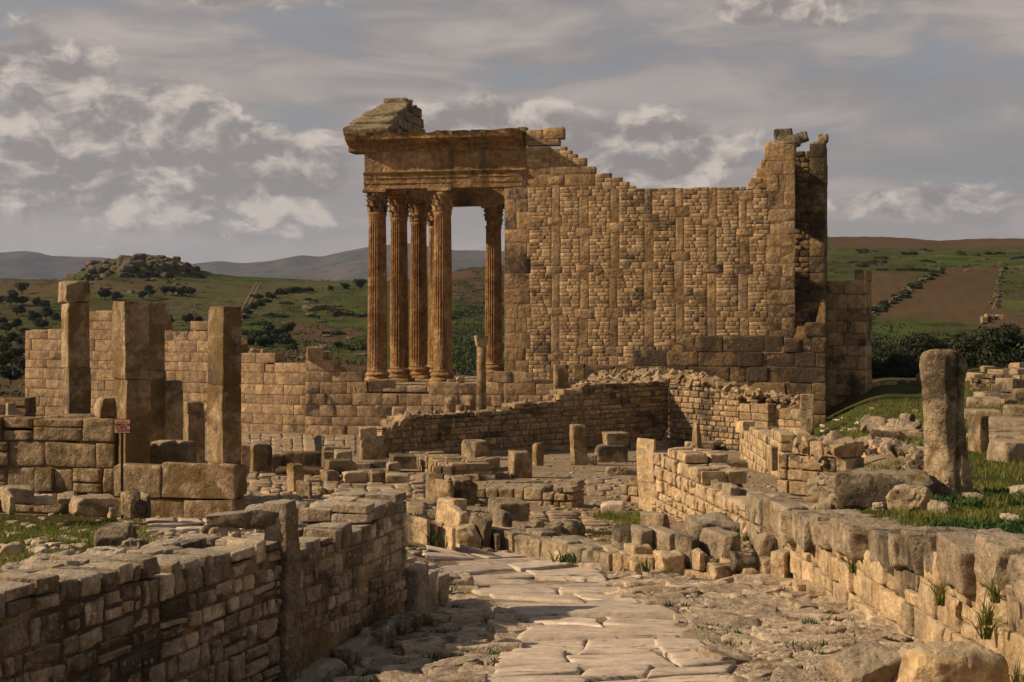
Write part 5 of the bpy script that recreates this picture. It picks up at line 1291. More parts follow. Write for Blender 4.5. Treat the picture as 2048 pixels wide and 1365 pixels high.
for (a, b, yt, yb) in ((700, 742, 928, 938), (742, 780, 925, 937), (780, 815, 921, 935)): blk('', a, b, yt, yb, .5, -4, parent=kk.e, name='kerb_stone', r=.04, nz=.02)
kk.finish()
blk('stepped block at the corner of the L-shaped wall', 775, 832, 913, 938, .9, 8, 43.0, r=.05); blk('low block before the stepped corner block', 770, 800, 926, 944, .5, 8, 41.5, r=.06)
blk('low flat stone on the paving beside the squared dark-ended block', 770, 815, 950, 964, .6, 0, r=.07, mat=M_warm)
blk('upright mossy post with a broken shoulder on the street paving', 569, 606, 930, 986, .4, 22, mat=M_pillar, chip=.04, name='stone_post', cat='post')
blk('cube-shaped block at the foot of the mossy post', 588, 622, 966, 998, .5, 28, mat=M_block)
for k, (a, b, yt, yb) in enumerate(((628, 650, 975, 992), (648, 668, 978, 992), (666, 690, 982, 990), (540, 560, 972, 980))):
    blk('small rough stone in the row beside the cube-shaped block', a, b, yt, yb, .3, 10, r=.05, nz=.03, name='rough_stone', cat='stone', group='small stones beside the cube block')
lf = Thing('low_wall', 'low distant wall of dark blocks at the end of the ashlar wall', 'wall', foot(20, 60))
pwall(lf, (-90, 62), (50, 61), [(-90, 786), (50, 789)], .8, (.3, .4), (.8, 1.4), M_black, 'worn', seed=171, zb=-4.3); lf.finish()
blk('small cube of stone on the far pale paving', 5, 26, 807, 824, .5, 10, 46, sink=1.0)
# grass plot
for (l, a, b, yt, yb, d, rot, D, mt) in (('long flat slab lying along the foot of the block wall', 126, 224, 998, 1030, .5, 10, 19.5, M_block), ('flat slab in the grass near the block wall', -20, 52, 978, 1004, .6, 6, 20.5, M_block), ('dark end of a sunken slab in the grass', -15, 15, 992, 1024, .6, 8, 18.0, M_block),
        ('dark squared block with a pale top lying in the grass', 176, 262, 1058, 1096, .42, -14, 13.0, M_block), ('reddish brick-shaped stone in the grass', -10, 35, 1094, 1116, .3, -10, 11.6, M_warm), ('pale stone beside the reddish brick-shaped stone', 40, 88, 1100, 1118, .25, 8, 11.6, M_slab),
        ('little pale stone between the slab and the hollowed block', 210, 228, 1018, 1030, .2, 0, 19.3, M_block), ('rough stone at the foot of the block wall', 108, 140, 990, 1006, .4, 0, 21.3, M_block), ('flat pale stone at the foot of the block wall', 58, 98, 994, 1006, .4, 0, 21.0, M_slab)):
    blk(l, a, b, yt, yb, d, rot, D, mat=mt, r=.06, nz=.03, chip=.03)

# --- paving of the square: slabs picked out one by one
def paving(name, label, quad, nu, nv, thick, mat, gap=.03, jit=.18, seed=1, lift=.0, keep=None, drop=0.0, flat=False):
    """an irregular grid of flat slabs over a ground quad given by photo pixels"""
    g = random.Random(seed); c = [G(*p)[:2] for p in quad]
    base = empty(name, (*np.mean(c, 0), Hs(*np.mean(c, 0)))); tag(base, label, None, kind='structure')
    gp = {}
    for j in range(nv + 1):
        for i in range(nu + 1):
            u = (i + (g.uniform(-jit, jit) if 0 < i < nu else 0)) / nu; v = (j + (g.uniform(-jit, jit) if 0 < j < nv else 0)) / nv
            gp[i, j] = c[0] * (1 - u) * (1 - v) + c[1] * u * (1 - v) + c[2] * u * v + c[3] * (1 - u) * v
    for j in range(nv):
        sh = 0; i = 0
        while i < nu:
            k = 2 if (i + 1 < nu and g.random() < .35) else 1
            q = [gp[i, j], gp[i + k, j], gp[i + k, j + 1], gp[i, j + 1]]; i += k
            if g.random() < drop: continue
            slab('paving_slab', q, thick, mat, base, gap, g.randrange(9999), (6, 4), lift, .01 if flat else .04, .004 if flat else .012, .003 if flat else .006)
    return base
def slab(name, q, thick, mat, parent, gap, seed, seg=(8, 5), lift=0.0, wob=.03, rnd=.04, relief=.008):
    """one flagstone over four ground points: uneven outline, rounded rim, slightly dished top"""
    q = np.array(q, float); n, m = seg
    cen = q.mean(0); uu = np.linspace(0, 1, n + 1); vv = np.linspace(0, 1, m + 1)
    e0 = max(np.linalg.norm(q[1] - q[0]), .05); e1 = max(np.linalg.norm(q[3] - q[0]), .05)
    U, Vv = np.meshgrid(uu, vv, indexing='ij'); U, Vv = U.ravel(), Vv.ravel()
    gu, gv = min(gap / e0, .3), min(gap / e1, .3)
    U2 = gu + U * (1 - 2 * gu); V2 = gv + Vv * (1 - 2 * gv)
    xy = q[0] * ((1 - U2) * (1 - V2))[:, None] + q[1] * (U2 * (1 - V2))[:, None] + q[2] * (U2 * V2)[:, None] + q[3] * ((1 - U2) * V2)[:, None]
    edge = np.minimum(np.minimum(U, 1 - U) * e0, np.minimum(Vv, 1 - Vv) * e1)
    p3 = np.column_stack([xy, np.zeros(len(xy)) + seed * .37])
    xy = xy + np.stack([fbm(p3 * 2.2, 61, 3), fbm(p3 * 2.2, 62, 3)], 1) * wob
    tilt = np.random.default_rng(seed).normal(0, .012, 2)
    z = H(xy[:, 0], xy[:, 1]) * .25 + .75 * float(H(*cen)[0]) + .75 * ((xy - cen) @ np.array([0, 0])) + thick + lift
    sl = np.array([float(H(cen[0] + .4, cen[1])[0] - H(cen[0] - .4, cen[1])[0]), float(H(cen[0], cen[1] + .4)[0] - H(cen[0], cen[1] - .4)[0])]) / .8
    z = z + .75 * ((xy - cen) @ sl) + (xy - cen) @ tilt + fbm(p3 * 3.5, 63, 4) * relief - rnd * np.clip(1 - edge / .045, 0, 1) ** 2
    top = np.column_stack([xy, z]); N1 = m + 1
    Q = [(i * N1 + j, (i + 1) * N1 + j, (i + 1) * N1 + j + 1, i * N1 + j + 1) for i in range(n) for j in range(m)]
    rim = [i * N1 for i in range(n + 1)] + [n * N1 + j for j in range(1, N1)] + [i * N1 + m for i in range(n - 1, -1, -1)] + [j for j in range(m - 1, 0, -1)]
    bot = top[rim].copy(); bot[:, 2] -= thick + .12; bot[:, :2] += (bot[:, :2] - cen) * .02
    o = len(top); k = len(rim)
    Q += [(rim[i], o + i, o + (i + 1) % k, rim[(i + 1) % k]) for i in range(k)]
    return link(name, mesh_py(name, np.vstack([top, bot]), Q, mat), parent)
paving('forum_paving', 'pale paving of the open square before the ashlar wall', [(440, 912), (712, 912), (712, 872), (440, 868)], 13, 9, .014, M_forum, .006, .05, 3, flat=True)
paving('forum_paving', 'uneven paving of broken slabs beside the smooth pillar', [(478, 1002), (640, 996), (645, 935), (478, 938)], 8, 10, .04, M_forum, .018, .22, 4, drop=.08)
paving('forum_paving', 'sunlit slabs before the stone footing', [(290, 1068), (520, 1062), (520, 1036), (290, 1040)], 4, 4, .04, M_slab, .02, .2, 5)
paving('forum_paving', 'cracked pale slabs beyond the low wall of the street', [(1060, 1052), (1290, 1050), (1285, 1022), (1060, 1024)], 7, 5, .03, M_forum, .018, .22, 6, drop=.12)
paving('forum_paving', 'patch of worn slabs beside the thick low wall', [(1155, 992), (1250, 990), (1240, 955), (1155, 958)], 5, 5, .025, M_forum, .018, .22, 7, drop=.2)
paving('forum_paving', 'rough slabs in front of the street wall end', [(640, 1000), (850, 1040), (850, 940), (650, 955)], 7, 8, .03, M_forum, .018, .25, 8, drop=.2)
paving('forum_paving', 'pale far paving behind the block wall', [(-60, 826), (110, 822), (60, 803), (-60, 803)], 6, 3, .05, M_forum, .03, .2, 9)

# ------------------------------------------------------------------ the street
street = empty('street', foot(1150, 13)); tag(street, 'worn stone street of wide flagstones and rough cobbles', None, kind='structure')
rowsY = [1420, 1362, 1338, 1312, 1284, 1258, 1240, 1222, 1205, 1192, 1178, 1164, 1150, 1138, 1126, 1116, 1107, 1098]
ed = {1420: (950, 1480), 1362: (975, 1465), 1338: (995, 1480), 1312: (1005, 1430), 1284: (1040, 1400), 1258: (1050, 1375), 1240: (1045, 1365), 1222: (1010, 1325), 1205: (975, 1280), 1192: (960, 1245), 1178: (955, 1230), 1164: (900, 1215),
      1150: (870, 1200), 1138: (862, 1165), 1126: (858, 1120), 1116: (850, 1060), 1107: (848, 1000), 1098: (840, 960)}
g = random.Random(77)
slabs_xy = []
for k in range(len(rowsY) - 1):
    y0, y1 = rowsY[k], rowsY[k + 1]; (l0, r0), (l1, r1) = ed[y0], ed[y1]
    sk = g.uniform(-7, 7)
    cuts = [0, 1] if g.random() < .35 else [0, g.uniform(.35, .7), 1]
    if y0 > 1300 and g.random() < .6: cuts = [0, g.uniform(.3, .45), g.uniform(.6, .8), 1]
    jl, jr = g.uniform(-18, 12), g.uniform(-12, 22)
    for a, b in zip(cuts[:-1], cuts[1:]):
        f = lambda t, l, r, y: G(l + jl + (r + jr - l - jl) * t, y)[:2]
        dy = g.uniform(-3, 3)
        q = [f(a, l0, r0, y0 + sk), f(b, l0, r0, y0 - sk + dy), f(b, l1, r1, y1 - sk), f(a, l1, r1, y1 + sk)]
        slab('paving_slab', q, .026 + g.uniform(-.008, .012), M_slab, street, .006, g.randrange(9999), (26, 10), 0.0, .055, .007, .004)
        slabs_xy.append(np.mean(q, 0))
# rough stones on both sides
def instreet(px, py):
    l = np.interp(py, rowsY[::-1], [ed[y][0] for y in rowsY[::-1]]); r = np.interp(py, rowsY[::-1], [ed[y][1] for y in rowsY[::-1]])
    return l - 4 < px < r + 4
wl_x = lambda py: np.interp(py, [1200, 1240, 1300, 1365, 1420], [865, 815, 745, 690, 640])          # foot of the near wall
wr_x = lambda py: np.interp(py, [1120, 1150, 1165, 1205, 1260, 1340, 1420], [1230, 1420, 1560, 1690, 1815, 1935, 2050])
cob = []
tries = 0
while len(cob) < 430 and tries < 9000:
    tries += 1
    py = 1100 + 320 * g.random() ** .8; px = g.uniform(640, 2048)
    if instreet(px, py) or px < wl_x(py) - 10 or px > wr_x(py) + 12 or (py < 1190 and px < 880): continue
    p = G(px, py); s = g.uniform(.10, .34) * (1.0 if px > 1000 else .9)
    if g.random() < .2: s *= 1.5
    if any((p[0] - c[0]) ** 2 + (p[1] - c[1]) ** 2 < (.46 * (s + c[2])) ** 2 for c in cob): continue
    cob.append((p[0], p[1], s))
cob.sort(key=lambda c: -c[2])
_cobmesh = []
for k in range(14):
    v, q = rbox(1.3, 1.0, .42, .07, (9, 8, 3), .11, 5.0, 200 + k, 5); v = chisel(v, np.random.default_rng(k), 6, .12); _cobmesh.append(mesh_np('cobble', v, q, M_pathrock))
for (x, y, s) in cob[:300]:
    M = Matrix.Translation((x, y, Hs(x, y) - .0 * s)) @ Matrix.Rotation(g.uniform(-.6, .6) + (math.pi if g.random() < .5 else 0), 4, 'Z') @ Matrix.Rotation(g.gauss(0, .10), 4, 'X') @ Matrix.Rotation(g.gauss(-.04, .10), 4, 'Y') @ Matrix.Diagonal((s * g.uniform(.9, 1.3), s * g.uniform(.8, 1.1), s * g.uniform(.6, .95), 1))
    link('cobble', _cobmesh[g.randrange(14)], street, M)
def scatter(name, label, pts, mat, smin, smax, parent=None, flat=.6, seed=0, kind='stuff'):
    g = np.random.default_rng(seed); V = []; Q = []; o = 0
    vs = [rbox(1.2, 1, .7, .25, (1, 1, 1), .12, 3, 300 + k, 2) for k in range(8)]
    for (x, y, z) in pts:
        v, q = vs[g.integers(8)]; s = smin + (smax - smin) * g.random() ** 2.5; a = g.uniform(0, 6.3); ca, sa = math.cos(a), math.sin(a)
        w = v * s * np.array([g.uniform(.7, 1.3), 1, flat]); w = np.stack([w[:, 0] * ca - w[:, 1] * sa, w[:, 0] * sa + w[:, 1] * ca, w[:, 2]], 1) + (x, y, z + .12 * s)
        V.append(w); Q.append(q + o); o += len(v)
    ob = link(name, mesh_np(name, np.concatenate(V), np.concatenate(Q), mat), parent)
    if kind: ob['kind'] = kind
    if label and parent is None: ob['label'] = label
    return ob
def rand_ground(n, x0, x1, y0, y1, ok=None, seed=0):
    r = np.random.default_rng(seed); out = []
    while len(out) < n:
        D = 1 / r.uniform(1 / y1, 1 / y0); px = r.uniform(x0, x1); x = (px - CX) / F * D
        if ok and not ok(x, D, px): continue
        out.append((x, D))
    a = np.array(out); z = H(a[:, 0], a[:, 1]); return np.column_stack([a, z])
okst = lambda x, y, px: not instreet(px, HY - F * (np.interp(y, *Bp.T)) / y) and x < 3.1 and ((WALL_E[0] - x) * .953 + (y - WALL_E[1]) * .3 < .05 or y > 14)
scatter('gravel', 'loose gravel and chips between the street stones', rand_ground(2600, 640, 2000, 8.6, 18.5, okst, 5), M_pathrock, .015, .09, seed=2)
scatter('gravel', 'scattered pebbles over the earth of the square', rand_ground(2600, 800, 1640, 19, 58, None, 6), M_forum, .03, .13, seed=3)
scatter('gravel', 'loose chips on the ground behind the lichened wall', rand_ground(1500, -100, 840, 10, 30, lambda x, y, px: (x - WALL_E[0]) * -.953 + (y - WALL_E[1]) * .3 > .7, 7), M_pathrock, .02, .13, seed=4)

# ------------------------------------------------------------------ near wall with lichen
nw = Thing('lichened_wall', 'thick shaded wall of lichen-spotted stones with a tall upright post, beside the street', 'wall', (*WALL_E, Hs(*WALL_E)))
d_ = (WALL_E - WALL_S) / np.linalg.norm(WALL_E - WALL_S)
S_, E_ = WALL_S - d_ * 3.6, WALL_E
LW = np.linalg.norm(E_ - S_)
POST = 3.6 + np.linalg.norm(WALL_E - WALL_S) * (1 - .4155)          # where the upright post stands
zbw = lambda s: Hs(*(S_ + d_ * s + np.array([d_[1], -d_[0]]) * .2)) - .08
f = lambda s: s / LW
wall(nw, S_, S_ + d_ * (POST - .12), zbw, [(0, -1.34), (.483, -1.42), (.682, -1.47), (.777, -1.48), (.781, -1.56), (1, -1.58)], .62, (.09, .21), (.08, .36), M_near, 'faced', M_nearmortar, gap=.022, jit=.010, seed=181, split=.28, tilt=.035, bond=False, inset=.014, flush=True)
wall(nw, S_ + d_ * (POST + .1), E_, zbw, [(0, -1.72), (.2, -1.70), (.5, -1.64), (.82, -1.57), (1, -1.60)], .62, (.09, .21), (.08, .32), M_near, 'faced', M_nearmortar, gap=.018, jit=.012, seed=182, split=.28, tilt=.04, bond=False, inset=.014, flush=True)
pp = S_ + d_ * POST; ang = math.atan2(d_[1], d_[0])
zf = float(zbw(POST))
rock('post', (.17, .22, -1.36 - zf + .2), M_near, nw.e, (pp[0] + .953 * -.05 + .0, pp[1] + .3 * .05, zf - .2), ang, .03, .03, 5, 8, 14)
def wing(v, w, d, h):
    t = v[:, 0] / w + .5
    v[:, 2] = np.where(v[:, 2] > 0, v[:, 2] * (.25 + .75 * sstep(0, .8, t)), v[:, 2]); return v
nn_ = np.array([-d_[1], d_[0]])
q_ = pp + nn_ * .27 - d_ * .04
rock('slab', (.62, .26, .17), M_near, nw.e, (q_[0], q_[1], -1.545), math.radians(6), .05, .03, 4, 9, 14, shape=wing)
g = random.Random(33)
for i in range(46):                                             # rough flat stones bedded on the wall top
    s = g.uniform(.15, LW - .2); o2 = g.uniform(.62, 1.3); c = S_ + d_ * s + nn_ * o2
    if abs(s - POST) < .3: continue
    zt = np.interp(s, [0, POST, POST + .1, LW], [-1.38, -1.58, -1.68, -1.56]) - .10 - .12 * max(0, o2 - .5)
    w = g.uniform(.16, .42); rock('top_stone', (w, w * g.uniform(.5, .8), .13), M_near, nw.e, (c[0], c[1], zt - .02), ang + g.uniform(-.5, .5), .05, .035, 4, 400 + i, 7)
V = []; nseg = 60                                             # earth packed behind and over the top
for i in range(nseg + 1):
    s = LW * i / nseg
    for j, o2 in enumerate((.12, .4, .8, 1.4)):
        c = S_ + d_ * s + nn_ * o2; zt = np.interp(s, [0, POST, POST + .1, LW], [-1.40, -1.60, -1.69, -1.58]) - .15 - .16 * max(0, o2 - .5) + g.uniform(-.03, .03)
        if j == 3: zt -= .25
        V.append((c[0], c[1], zt))
Q = [(i * 4 + j, (i + 1) * 4 + j, (i + 1) * 4 + j + 1, i * 4 + j + 1) for i in range(nseg) for j in range(3)]
link('earth_top', mesh_py('earth_top', V, Q, M_near), nw.e)
# plinth stones along its foot toward the end, and the stones past the end
for i, (s, l, h) in enumerate(((POST + .3, .7, .22), (POST + 1.0, .45, .26), (POST + 1.45, .5, .3), (POST + 1.95, .4, .25), (LW - .25, .45, .22))):
    if s > LW: continue
    c = S_ + d_ * s - nn_ * .10; rock('plinth_stone', (l, .22, h + .1), M_near, nw.e, (c[0], c[1], float(zbw(s)) - .1), ang, .05, .03, 4, 60 + i, 9)
for i, (s, o2, w, d2, h, t) in enumerate(((LW + .22, -.02, .34, .12, .62, .05), (LW + .55, .0, .4, .14, .5, .0), (LW + .9, .03, .3, .14, .42, .02))):
    c = E_ + d_ * (s - LW) + nn_ * o2; rock('end_slab', (w, d2, h + .2), M_near, nw.e, (c[0], c[1], float(zbw(LW)) - .25), ang, .05, .03, 4, 70 + i, 10)
nw.finish(300)
for i, (px, py, s) in enumerate(((760, 1270, .34), (735, 1335, .3), (845, 1175, .26), (890, 1170, .3))):
    p = G(px, py); o = rock('boulder', (s * 1.3, s, s * .6), M_near, None, (p[0], p[1], p[2] - .04), .4, .3 * s, .1 * s, 3, 80 + i, 8); tag(o, 'rounded boulder at the shaded foot of the lichened wall', 'boulder', 'boulders below the lichened wall')

# ------------------------------------------------------------------ long sunlit wall on the far side of the street
sw = Thing('retaining_wall', 'sunlit retaining wall of big warm stones under grey coping blocks, beside the street', 'wall', (3.1, 12, Hs(3.0, 12)))
Sa, Sb = (2.92, 16.1), (3.248, 4.5)
zbs = lambda s: np.interp(16.1 - s, *Bp.T) - .08
wall(sw, Sa, Sb, zbs, [(0, -2.30), (.169, -2.09), (.344, -1.92), (.528, -1.71), (.733, -1.54), (1, -1.36)], .55, (.2, .3), (.24, .55), M_warm, 'faced', M_nearmortar, gap=.012, jit=.025, seed=191, split=.15, tilt=.04)
g = random.Random(6)
y = 16.05; k = 0
while y > 4.6:
    l = g.choice((.26, .3, .34, .42, .5, .85)); l = min(l, y - 4.5)
    zt = np.interp(y, [4.5, 7.6, 9.8, 12, 14.1, 16], [-1.2, -1.40, -1.50, -1.73, -1.93, -2.10]); zl = np.interp(16.1 - y, [0, 2, 4, 6.1, 8.5, 11.6], [-2.36, -2.15, -1.98, -1.77, -1.60, -1.42])
    h = zt - zl + .03
    rock('coping_block', (l - .02, .6 + g.uniform(-.05, .15), h + g.uniform(-.03, .05)), M_warmtop, sw.e, (np.interp(y, [4.5, 16.1], [3.248, 2.92]) + .27 + g.uniform(-.05, .03), y - l / 2, zl), math.radians(-90 + g.uniform(-5, 5)), .035, .035, 4.5, 500 + k, 13, chip=.02)
    y -= l; k += 1
sw.finish()
bl = lambda label, x, y, dims, rz, mat, sd, **kw: tag(rock('boulder', dims, mat, None, (x, y, Hs(x, y) - .12), rz, .12, .05, 3, sd, 16, **kw), label, 'boulder')
bl('big pale boulder with a sloping shoulder, nearest the foot of the sunlit retaining wall', 2.33, 8.15, (.62, .42, .55), .15, M_warm, 701, chip=.10)
bl('grey rounded boulder leaning on the big pale boulder', 1.98, 8.35, (.36, .40, .50), .3, M_warmtop, 702, chip=.06)
for i, (px, py, s) in enumerate(((1620, 1185, .2), (1655, 1200, .24), (1727, 1222, .16), (1640, 1172, .16), (1880, 1290, .14), (1590, 1178, .16))):
    p = G(px, py); o = rock('fallen_stone', (s * 1.6, s, s * .7), M_warm, None, (p[0], p[1], p[2] - .02), g.uniform(-.5, .5), .2 * s, .06 * s, 3, 90 + i, 7); tag(o, 'small warm stone fallen at the foot of the sunlit retaining wall', 'stone', 'stones below the retaining wall')
# ------------------------------------------------------------------ plants
def crown_mesh(name, rx, rz, nclump, nleaf, size, mat, seed, flat=1.0, low=-.6):
    r = np.random.default_rng(seed); V = []
    cl = []
    for _ in range(nclump):
        d = r.normal(size=3); d /= np.linalg.norm(d); d[2] = max(d[2], low)
        cl.append((d * np.array([rx, rx, rz]) * r.uniform(.35, .78), r.uniform(.30, .50)))
    per = nleaf // nclump
    for c, s in cl:
        d = r.normal(size=(per, 3)); d /= np.linalg.norm(d, axis=1)[:, None]
        rad = s * r.uniform(.55, 1.08, per)
        p = c + d * rad[:, None] * np.array([rx, rx, rz * .85])
        t = r.normal(size=(per, 3)); t /= np.linalg.norm(t, axis=1)[:, None]; b = np.cross(t, d + r.normal(size=(per, 3)) * .6); b /= np.linalg.norm(b, axis=1)[:, None] + 1e-9
        sz = size * r.uniform(.6, 1.4, per)[:, None]
        V.append(np.stack([p - t * sz - b * sz * .45, p + t * sz - b * sz * .45, p + t * sz + b * sz * .45, p - t * sz + b * sz * .45], 1).reshape(-1, 3))
    V = np.concatenate(V); Q = np.arange(len(V)).reshape(-1, 4)
    return mesh_np(name, V, Q, mat, False)
def trunk_mesh(name, h, r0, spread, mat, seed):
    g = np.random.default_rng(seed); V = []; Q = []
    def limb(p0, p1, a, b):
        o = len(V); p0, p1 = np.array(p0), np.array(p1); ax = p1 - p0; ax = ax / np.linalg.norm(ax); s = np.cross(ax, [0.3, .8, .1]); s /= np.linalg.norm(s); t = np.cross(ax, s)
        for k in range(4):
            f = k / 3; c = p0 + (p1 - p0) * f + g.normal(size=3) * .05 * (0 < k < 3) * h * .3; rr = a + (b - a) * f
            for j in range(7): V.append(c + (math.cos(j * .8976) * s + math.sin(j * .8976) * t) * rr * g.uniform(.85, 1.15))
        for k in range(3):
            for j in range(7): Q.append((o + k * 7 + j, o + k * 7 + (j + 1) % 7, o + (k + 1) * 7 + (j + 1) % 7, o + (k + 1) * 7 + j))
    limb((0, 0, -.3), (g.uniform(-.1, .1) * h, g.uniform(-.1, .1) * h, h * .55), r0, r0 * .65)
    for k in range(5):
        a = k * 1.2566 + g.uniform(-.4, .4); limb((0, 0, h * .45), (math.cos(a) * spread * .6, math.sin(a) * spread * .6, h * g.uniform(.9, 1.25)), r0 * .5, r0 * .12)
    return mesh_py(name, V, Q, mat)
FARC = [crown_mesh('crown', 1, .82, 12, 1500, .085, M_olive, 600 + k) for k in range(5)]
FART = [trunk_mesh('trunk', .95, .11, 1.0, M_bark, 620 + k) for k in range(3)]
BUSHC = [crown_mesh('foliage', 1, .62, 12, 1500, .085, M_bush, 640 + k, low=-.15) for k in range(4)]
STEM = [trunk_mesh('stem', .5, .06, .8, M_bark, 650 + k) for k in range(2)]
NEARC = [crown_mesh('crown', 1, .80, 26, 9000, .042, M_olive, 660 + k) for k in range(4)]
g = random.Random(91)
def tree(label, px, py, wpx, D=None, hfac=1.0, crowns=FARC, group=None, cat='tree', name='olive_tree', trunk=True):
    if D is None: p = G(px, py)
    else: p = np.array([(px - CX) / F * D, D, Hs((px - CX) / F * D, D)])
    r_ = wpx / 2 / F * p[1]; e = empty(name, p); tag(e, label, cat, group)
    a = g.uniform(0, 6.3)
    h = r_ * 1.0 * hfac
    link('trunk', g.choice(FART), e, Matrix.Translation(Vector(p)) @ Matrix.Rotation(a, 4, 'Z') @ Matrix.Diagonal((r_, r_, h, 1)))
    link('crown', g.choice(crowns), e, Matrix.Translation(Vector(p + np.array([0, 0, h * .95]))) @ Matrix.Rotation(a, 4, 'Z') @ Matrix.Diagonal((r_, r_, r_ * g.uniform(.85, 1.05), 1)))
    return e
def bush(label, px, py, wpx, D=None, hf=1.0, mats=BUSHC, group=None, name='shrub'):
    p = G(px, py) if D is None else np.array([(px - CX) / F * D, D, Hs((px - CX) / F * D, D)])
    r_ = wpx / 2 / F * p[1]; e = empty(name, p); tag(e, label, 'shrub', group)
    a = g.uniform(0, 6.3)
    link('stem', g.choice(STEM), e, Matrix.Translation(Vector(p)) @ Matrix.Diagonal((r_, r_, r_ * hf, 1)))
    link('foliage', g.choice(mats), e, Matrix.Translation(Vector(p + np.array([0, 0, r_ * .32 * hf]))) @ Matrix.Rotation(a, 4, 'Z') @ Matrix.Diagonal((r_, r_, r_ * hf, 1)))
OL = 'dark round olive tree on the slope beyond the ashlar wall'; OG = 'olive trees on the slope'
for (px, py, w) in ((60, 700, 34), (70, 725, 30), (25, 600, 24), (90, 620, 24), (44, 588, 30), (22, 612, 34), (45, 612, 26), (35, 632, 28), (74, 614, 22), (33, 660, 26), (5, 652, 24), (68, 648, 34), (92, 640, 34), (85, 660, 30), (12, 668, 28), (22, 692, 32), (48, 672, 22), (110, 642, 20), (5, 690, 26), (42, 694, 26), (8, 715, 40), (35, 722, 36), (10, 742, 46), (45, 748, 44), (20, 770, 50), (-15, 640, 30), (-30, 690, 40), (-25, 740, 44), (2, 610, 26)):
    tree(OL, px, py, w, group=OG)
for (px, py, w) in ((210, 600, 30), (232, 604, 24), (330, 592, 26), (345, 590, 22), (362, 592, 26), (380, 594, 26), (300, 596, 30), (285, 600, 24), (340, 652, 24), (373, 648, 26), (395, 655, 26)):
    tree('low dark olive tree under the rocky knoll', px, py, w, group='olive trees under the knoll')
for (px, py, w) in ((408, 560, 20), (392, 560, 16), (424, 559, 11), (436, 559, 10), (446, 559, 10), (463, 560, 9), (472, 560, 9), (493, 560, 8), (500, 560, 8)):
    tree('small tree silhouetted on the ridge beside the cart track', px, py, w, D=428, group='trees on the ridge', hfac=1.3, name='ridge_tree')
for (px, py, w) in ((515, 598, 28), (540, 596, 26), (560, 590, 30), (580, 586, 30), (600, 584, 28), (618, 583, 24), (495, 628, 26), (505, 618, 28), (520, 612, 26), (488, 638, 22), (532, 606, 24)):
    bush('prickly pear clump in the dark hedge beside the cart track', px, py, w, hf=.9, group='prickly pear hedge')
for (px, py, w, l) in ((575, 668, 30, 'round dark bush at the corner of the brown field'), (677, 698, 24, 'lone round bush on the bright green meadow'), (720, 578, 30, 'bushy tree on the ridge close to the nearest temple column'), (690, 580, 20, 'small tree beside the bushy tree on the ridge'), (660, 582, 16, 'little round bush under the ridge line')):
    tree(l, px, py, w, hfac=.8)
for (px, py, w) in ((500, 690, 44), (530, 692, 50), (560, 688, 52), (545, 672, 46), (515, 676, 40), (575, 690, 36), (490, 672, 30), (585, 700, 30)):
    bush('leafy bush in the dark thicket behind the ashlar wall', px, py, w, group='thicket behind the ashlar wall')
for (px, py, w) in ((718, 745, 40), (700, 752, 30), (735, 750, 34), (690, 740, 24)):
    bush('dark bush behind the podium beside the nearest column', px, py, w, D=100, group='bushes behind the podium', hf=1.0)
for (px, py, w) in ((925, 745, 56), (950, 742, 44), (905, 740, 40), (940, 735, 50), (912, 640, 20), (918, 632, 16)):
    bush('green bush seen between the temple columns', px, py, w, D=(105 if py > 700 else None), group='bushes between the columns', hf=1.1)
# olive grove beside the temple
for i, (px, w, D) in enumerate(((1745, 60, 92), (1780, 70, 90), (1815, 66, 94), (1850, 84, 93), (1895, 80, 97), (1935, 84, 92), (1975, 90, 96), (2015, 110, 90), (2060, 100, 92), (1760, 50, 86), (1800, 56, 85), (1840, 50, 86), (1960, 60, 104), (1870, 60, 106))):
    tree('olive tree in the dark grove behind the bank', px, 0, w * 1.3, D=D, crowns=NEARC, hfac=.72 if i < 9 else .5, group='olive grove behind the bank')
# rocks of the knoll
RM = [mesh_np('hill_boulder', *rbox(1.2, 1, .8, .25, (3, 3, 2), .14, 3, 700 + k, 3), M_hillrock) for k in range(8)]
r = np.random.default_rng(4)
for i in range(130):
    if i < 95:
        kc = P(268, 540, 385); aa, rr = r.uniform(0, 6.28), math.sqrt(r.random()); x, y = kc[0] + math.cos(aa) * rr * 15.5, kc[1] - 4 + math.sin(aa) * rr * 20; p = np.array([x, y, Hs(x, y) - .2])
    else: p = G(r.uniform(160, 420), r.uniform(545, 592))
    s = r.uniform(.8, 2.0) * (1.5 if i < 95 else .7)
    if p[1] > 500: continue
    o = link('hill_boulder', RM[r.integers(8)], None, Matrix.Translation(Vector(p)) @ Matrix.Rotation(r.uniform(0, 6), 4, 'Z') @ Matrix.Diagonal((s, s, s * r.uniform(.7, 1.1), 1)))
    tag(o, 'grey boulder on the rocky knoll above the olive trees', 'boulder', 'boulders of the rocky knoll')
for i in range(26):
    px, py = r.uniform(165, 400), r.uniform(528, 560)
    p = G(px, py)
    if p[1] > 480: continue
    e = empty('knoll_shrub', p); tag(e, 'dark scrub growing among the boulders of the knoll', 'shrub', 'scrub on the knoll'); s = r.uniform(.8, 1.8)
    link('foliage', BUSHC[r.integers(4)], e, Matrix.Translation(Vector(p)) @ Matrix.Diagonal((s, s, s, 1)))
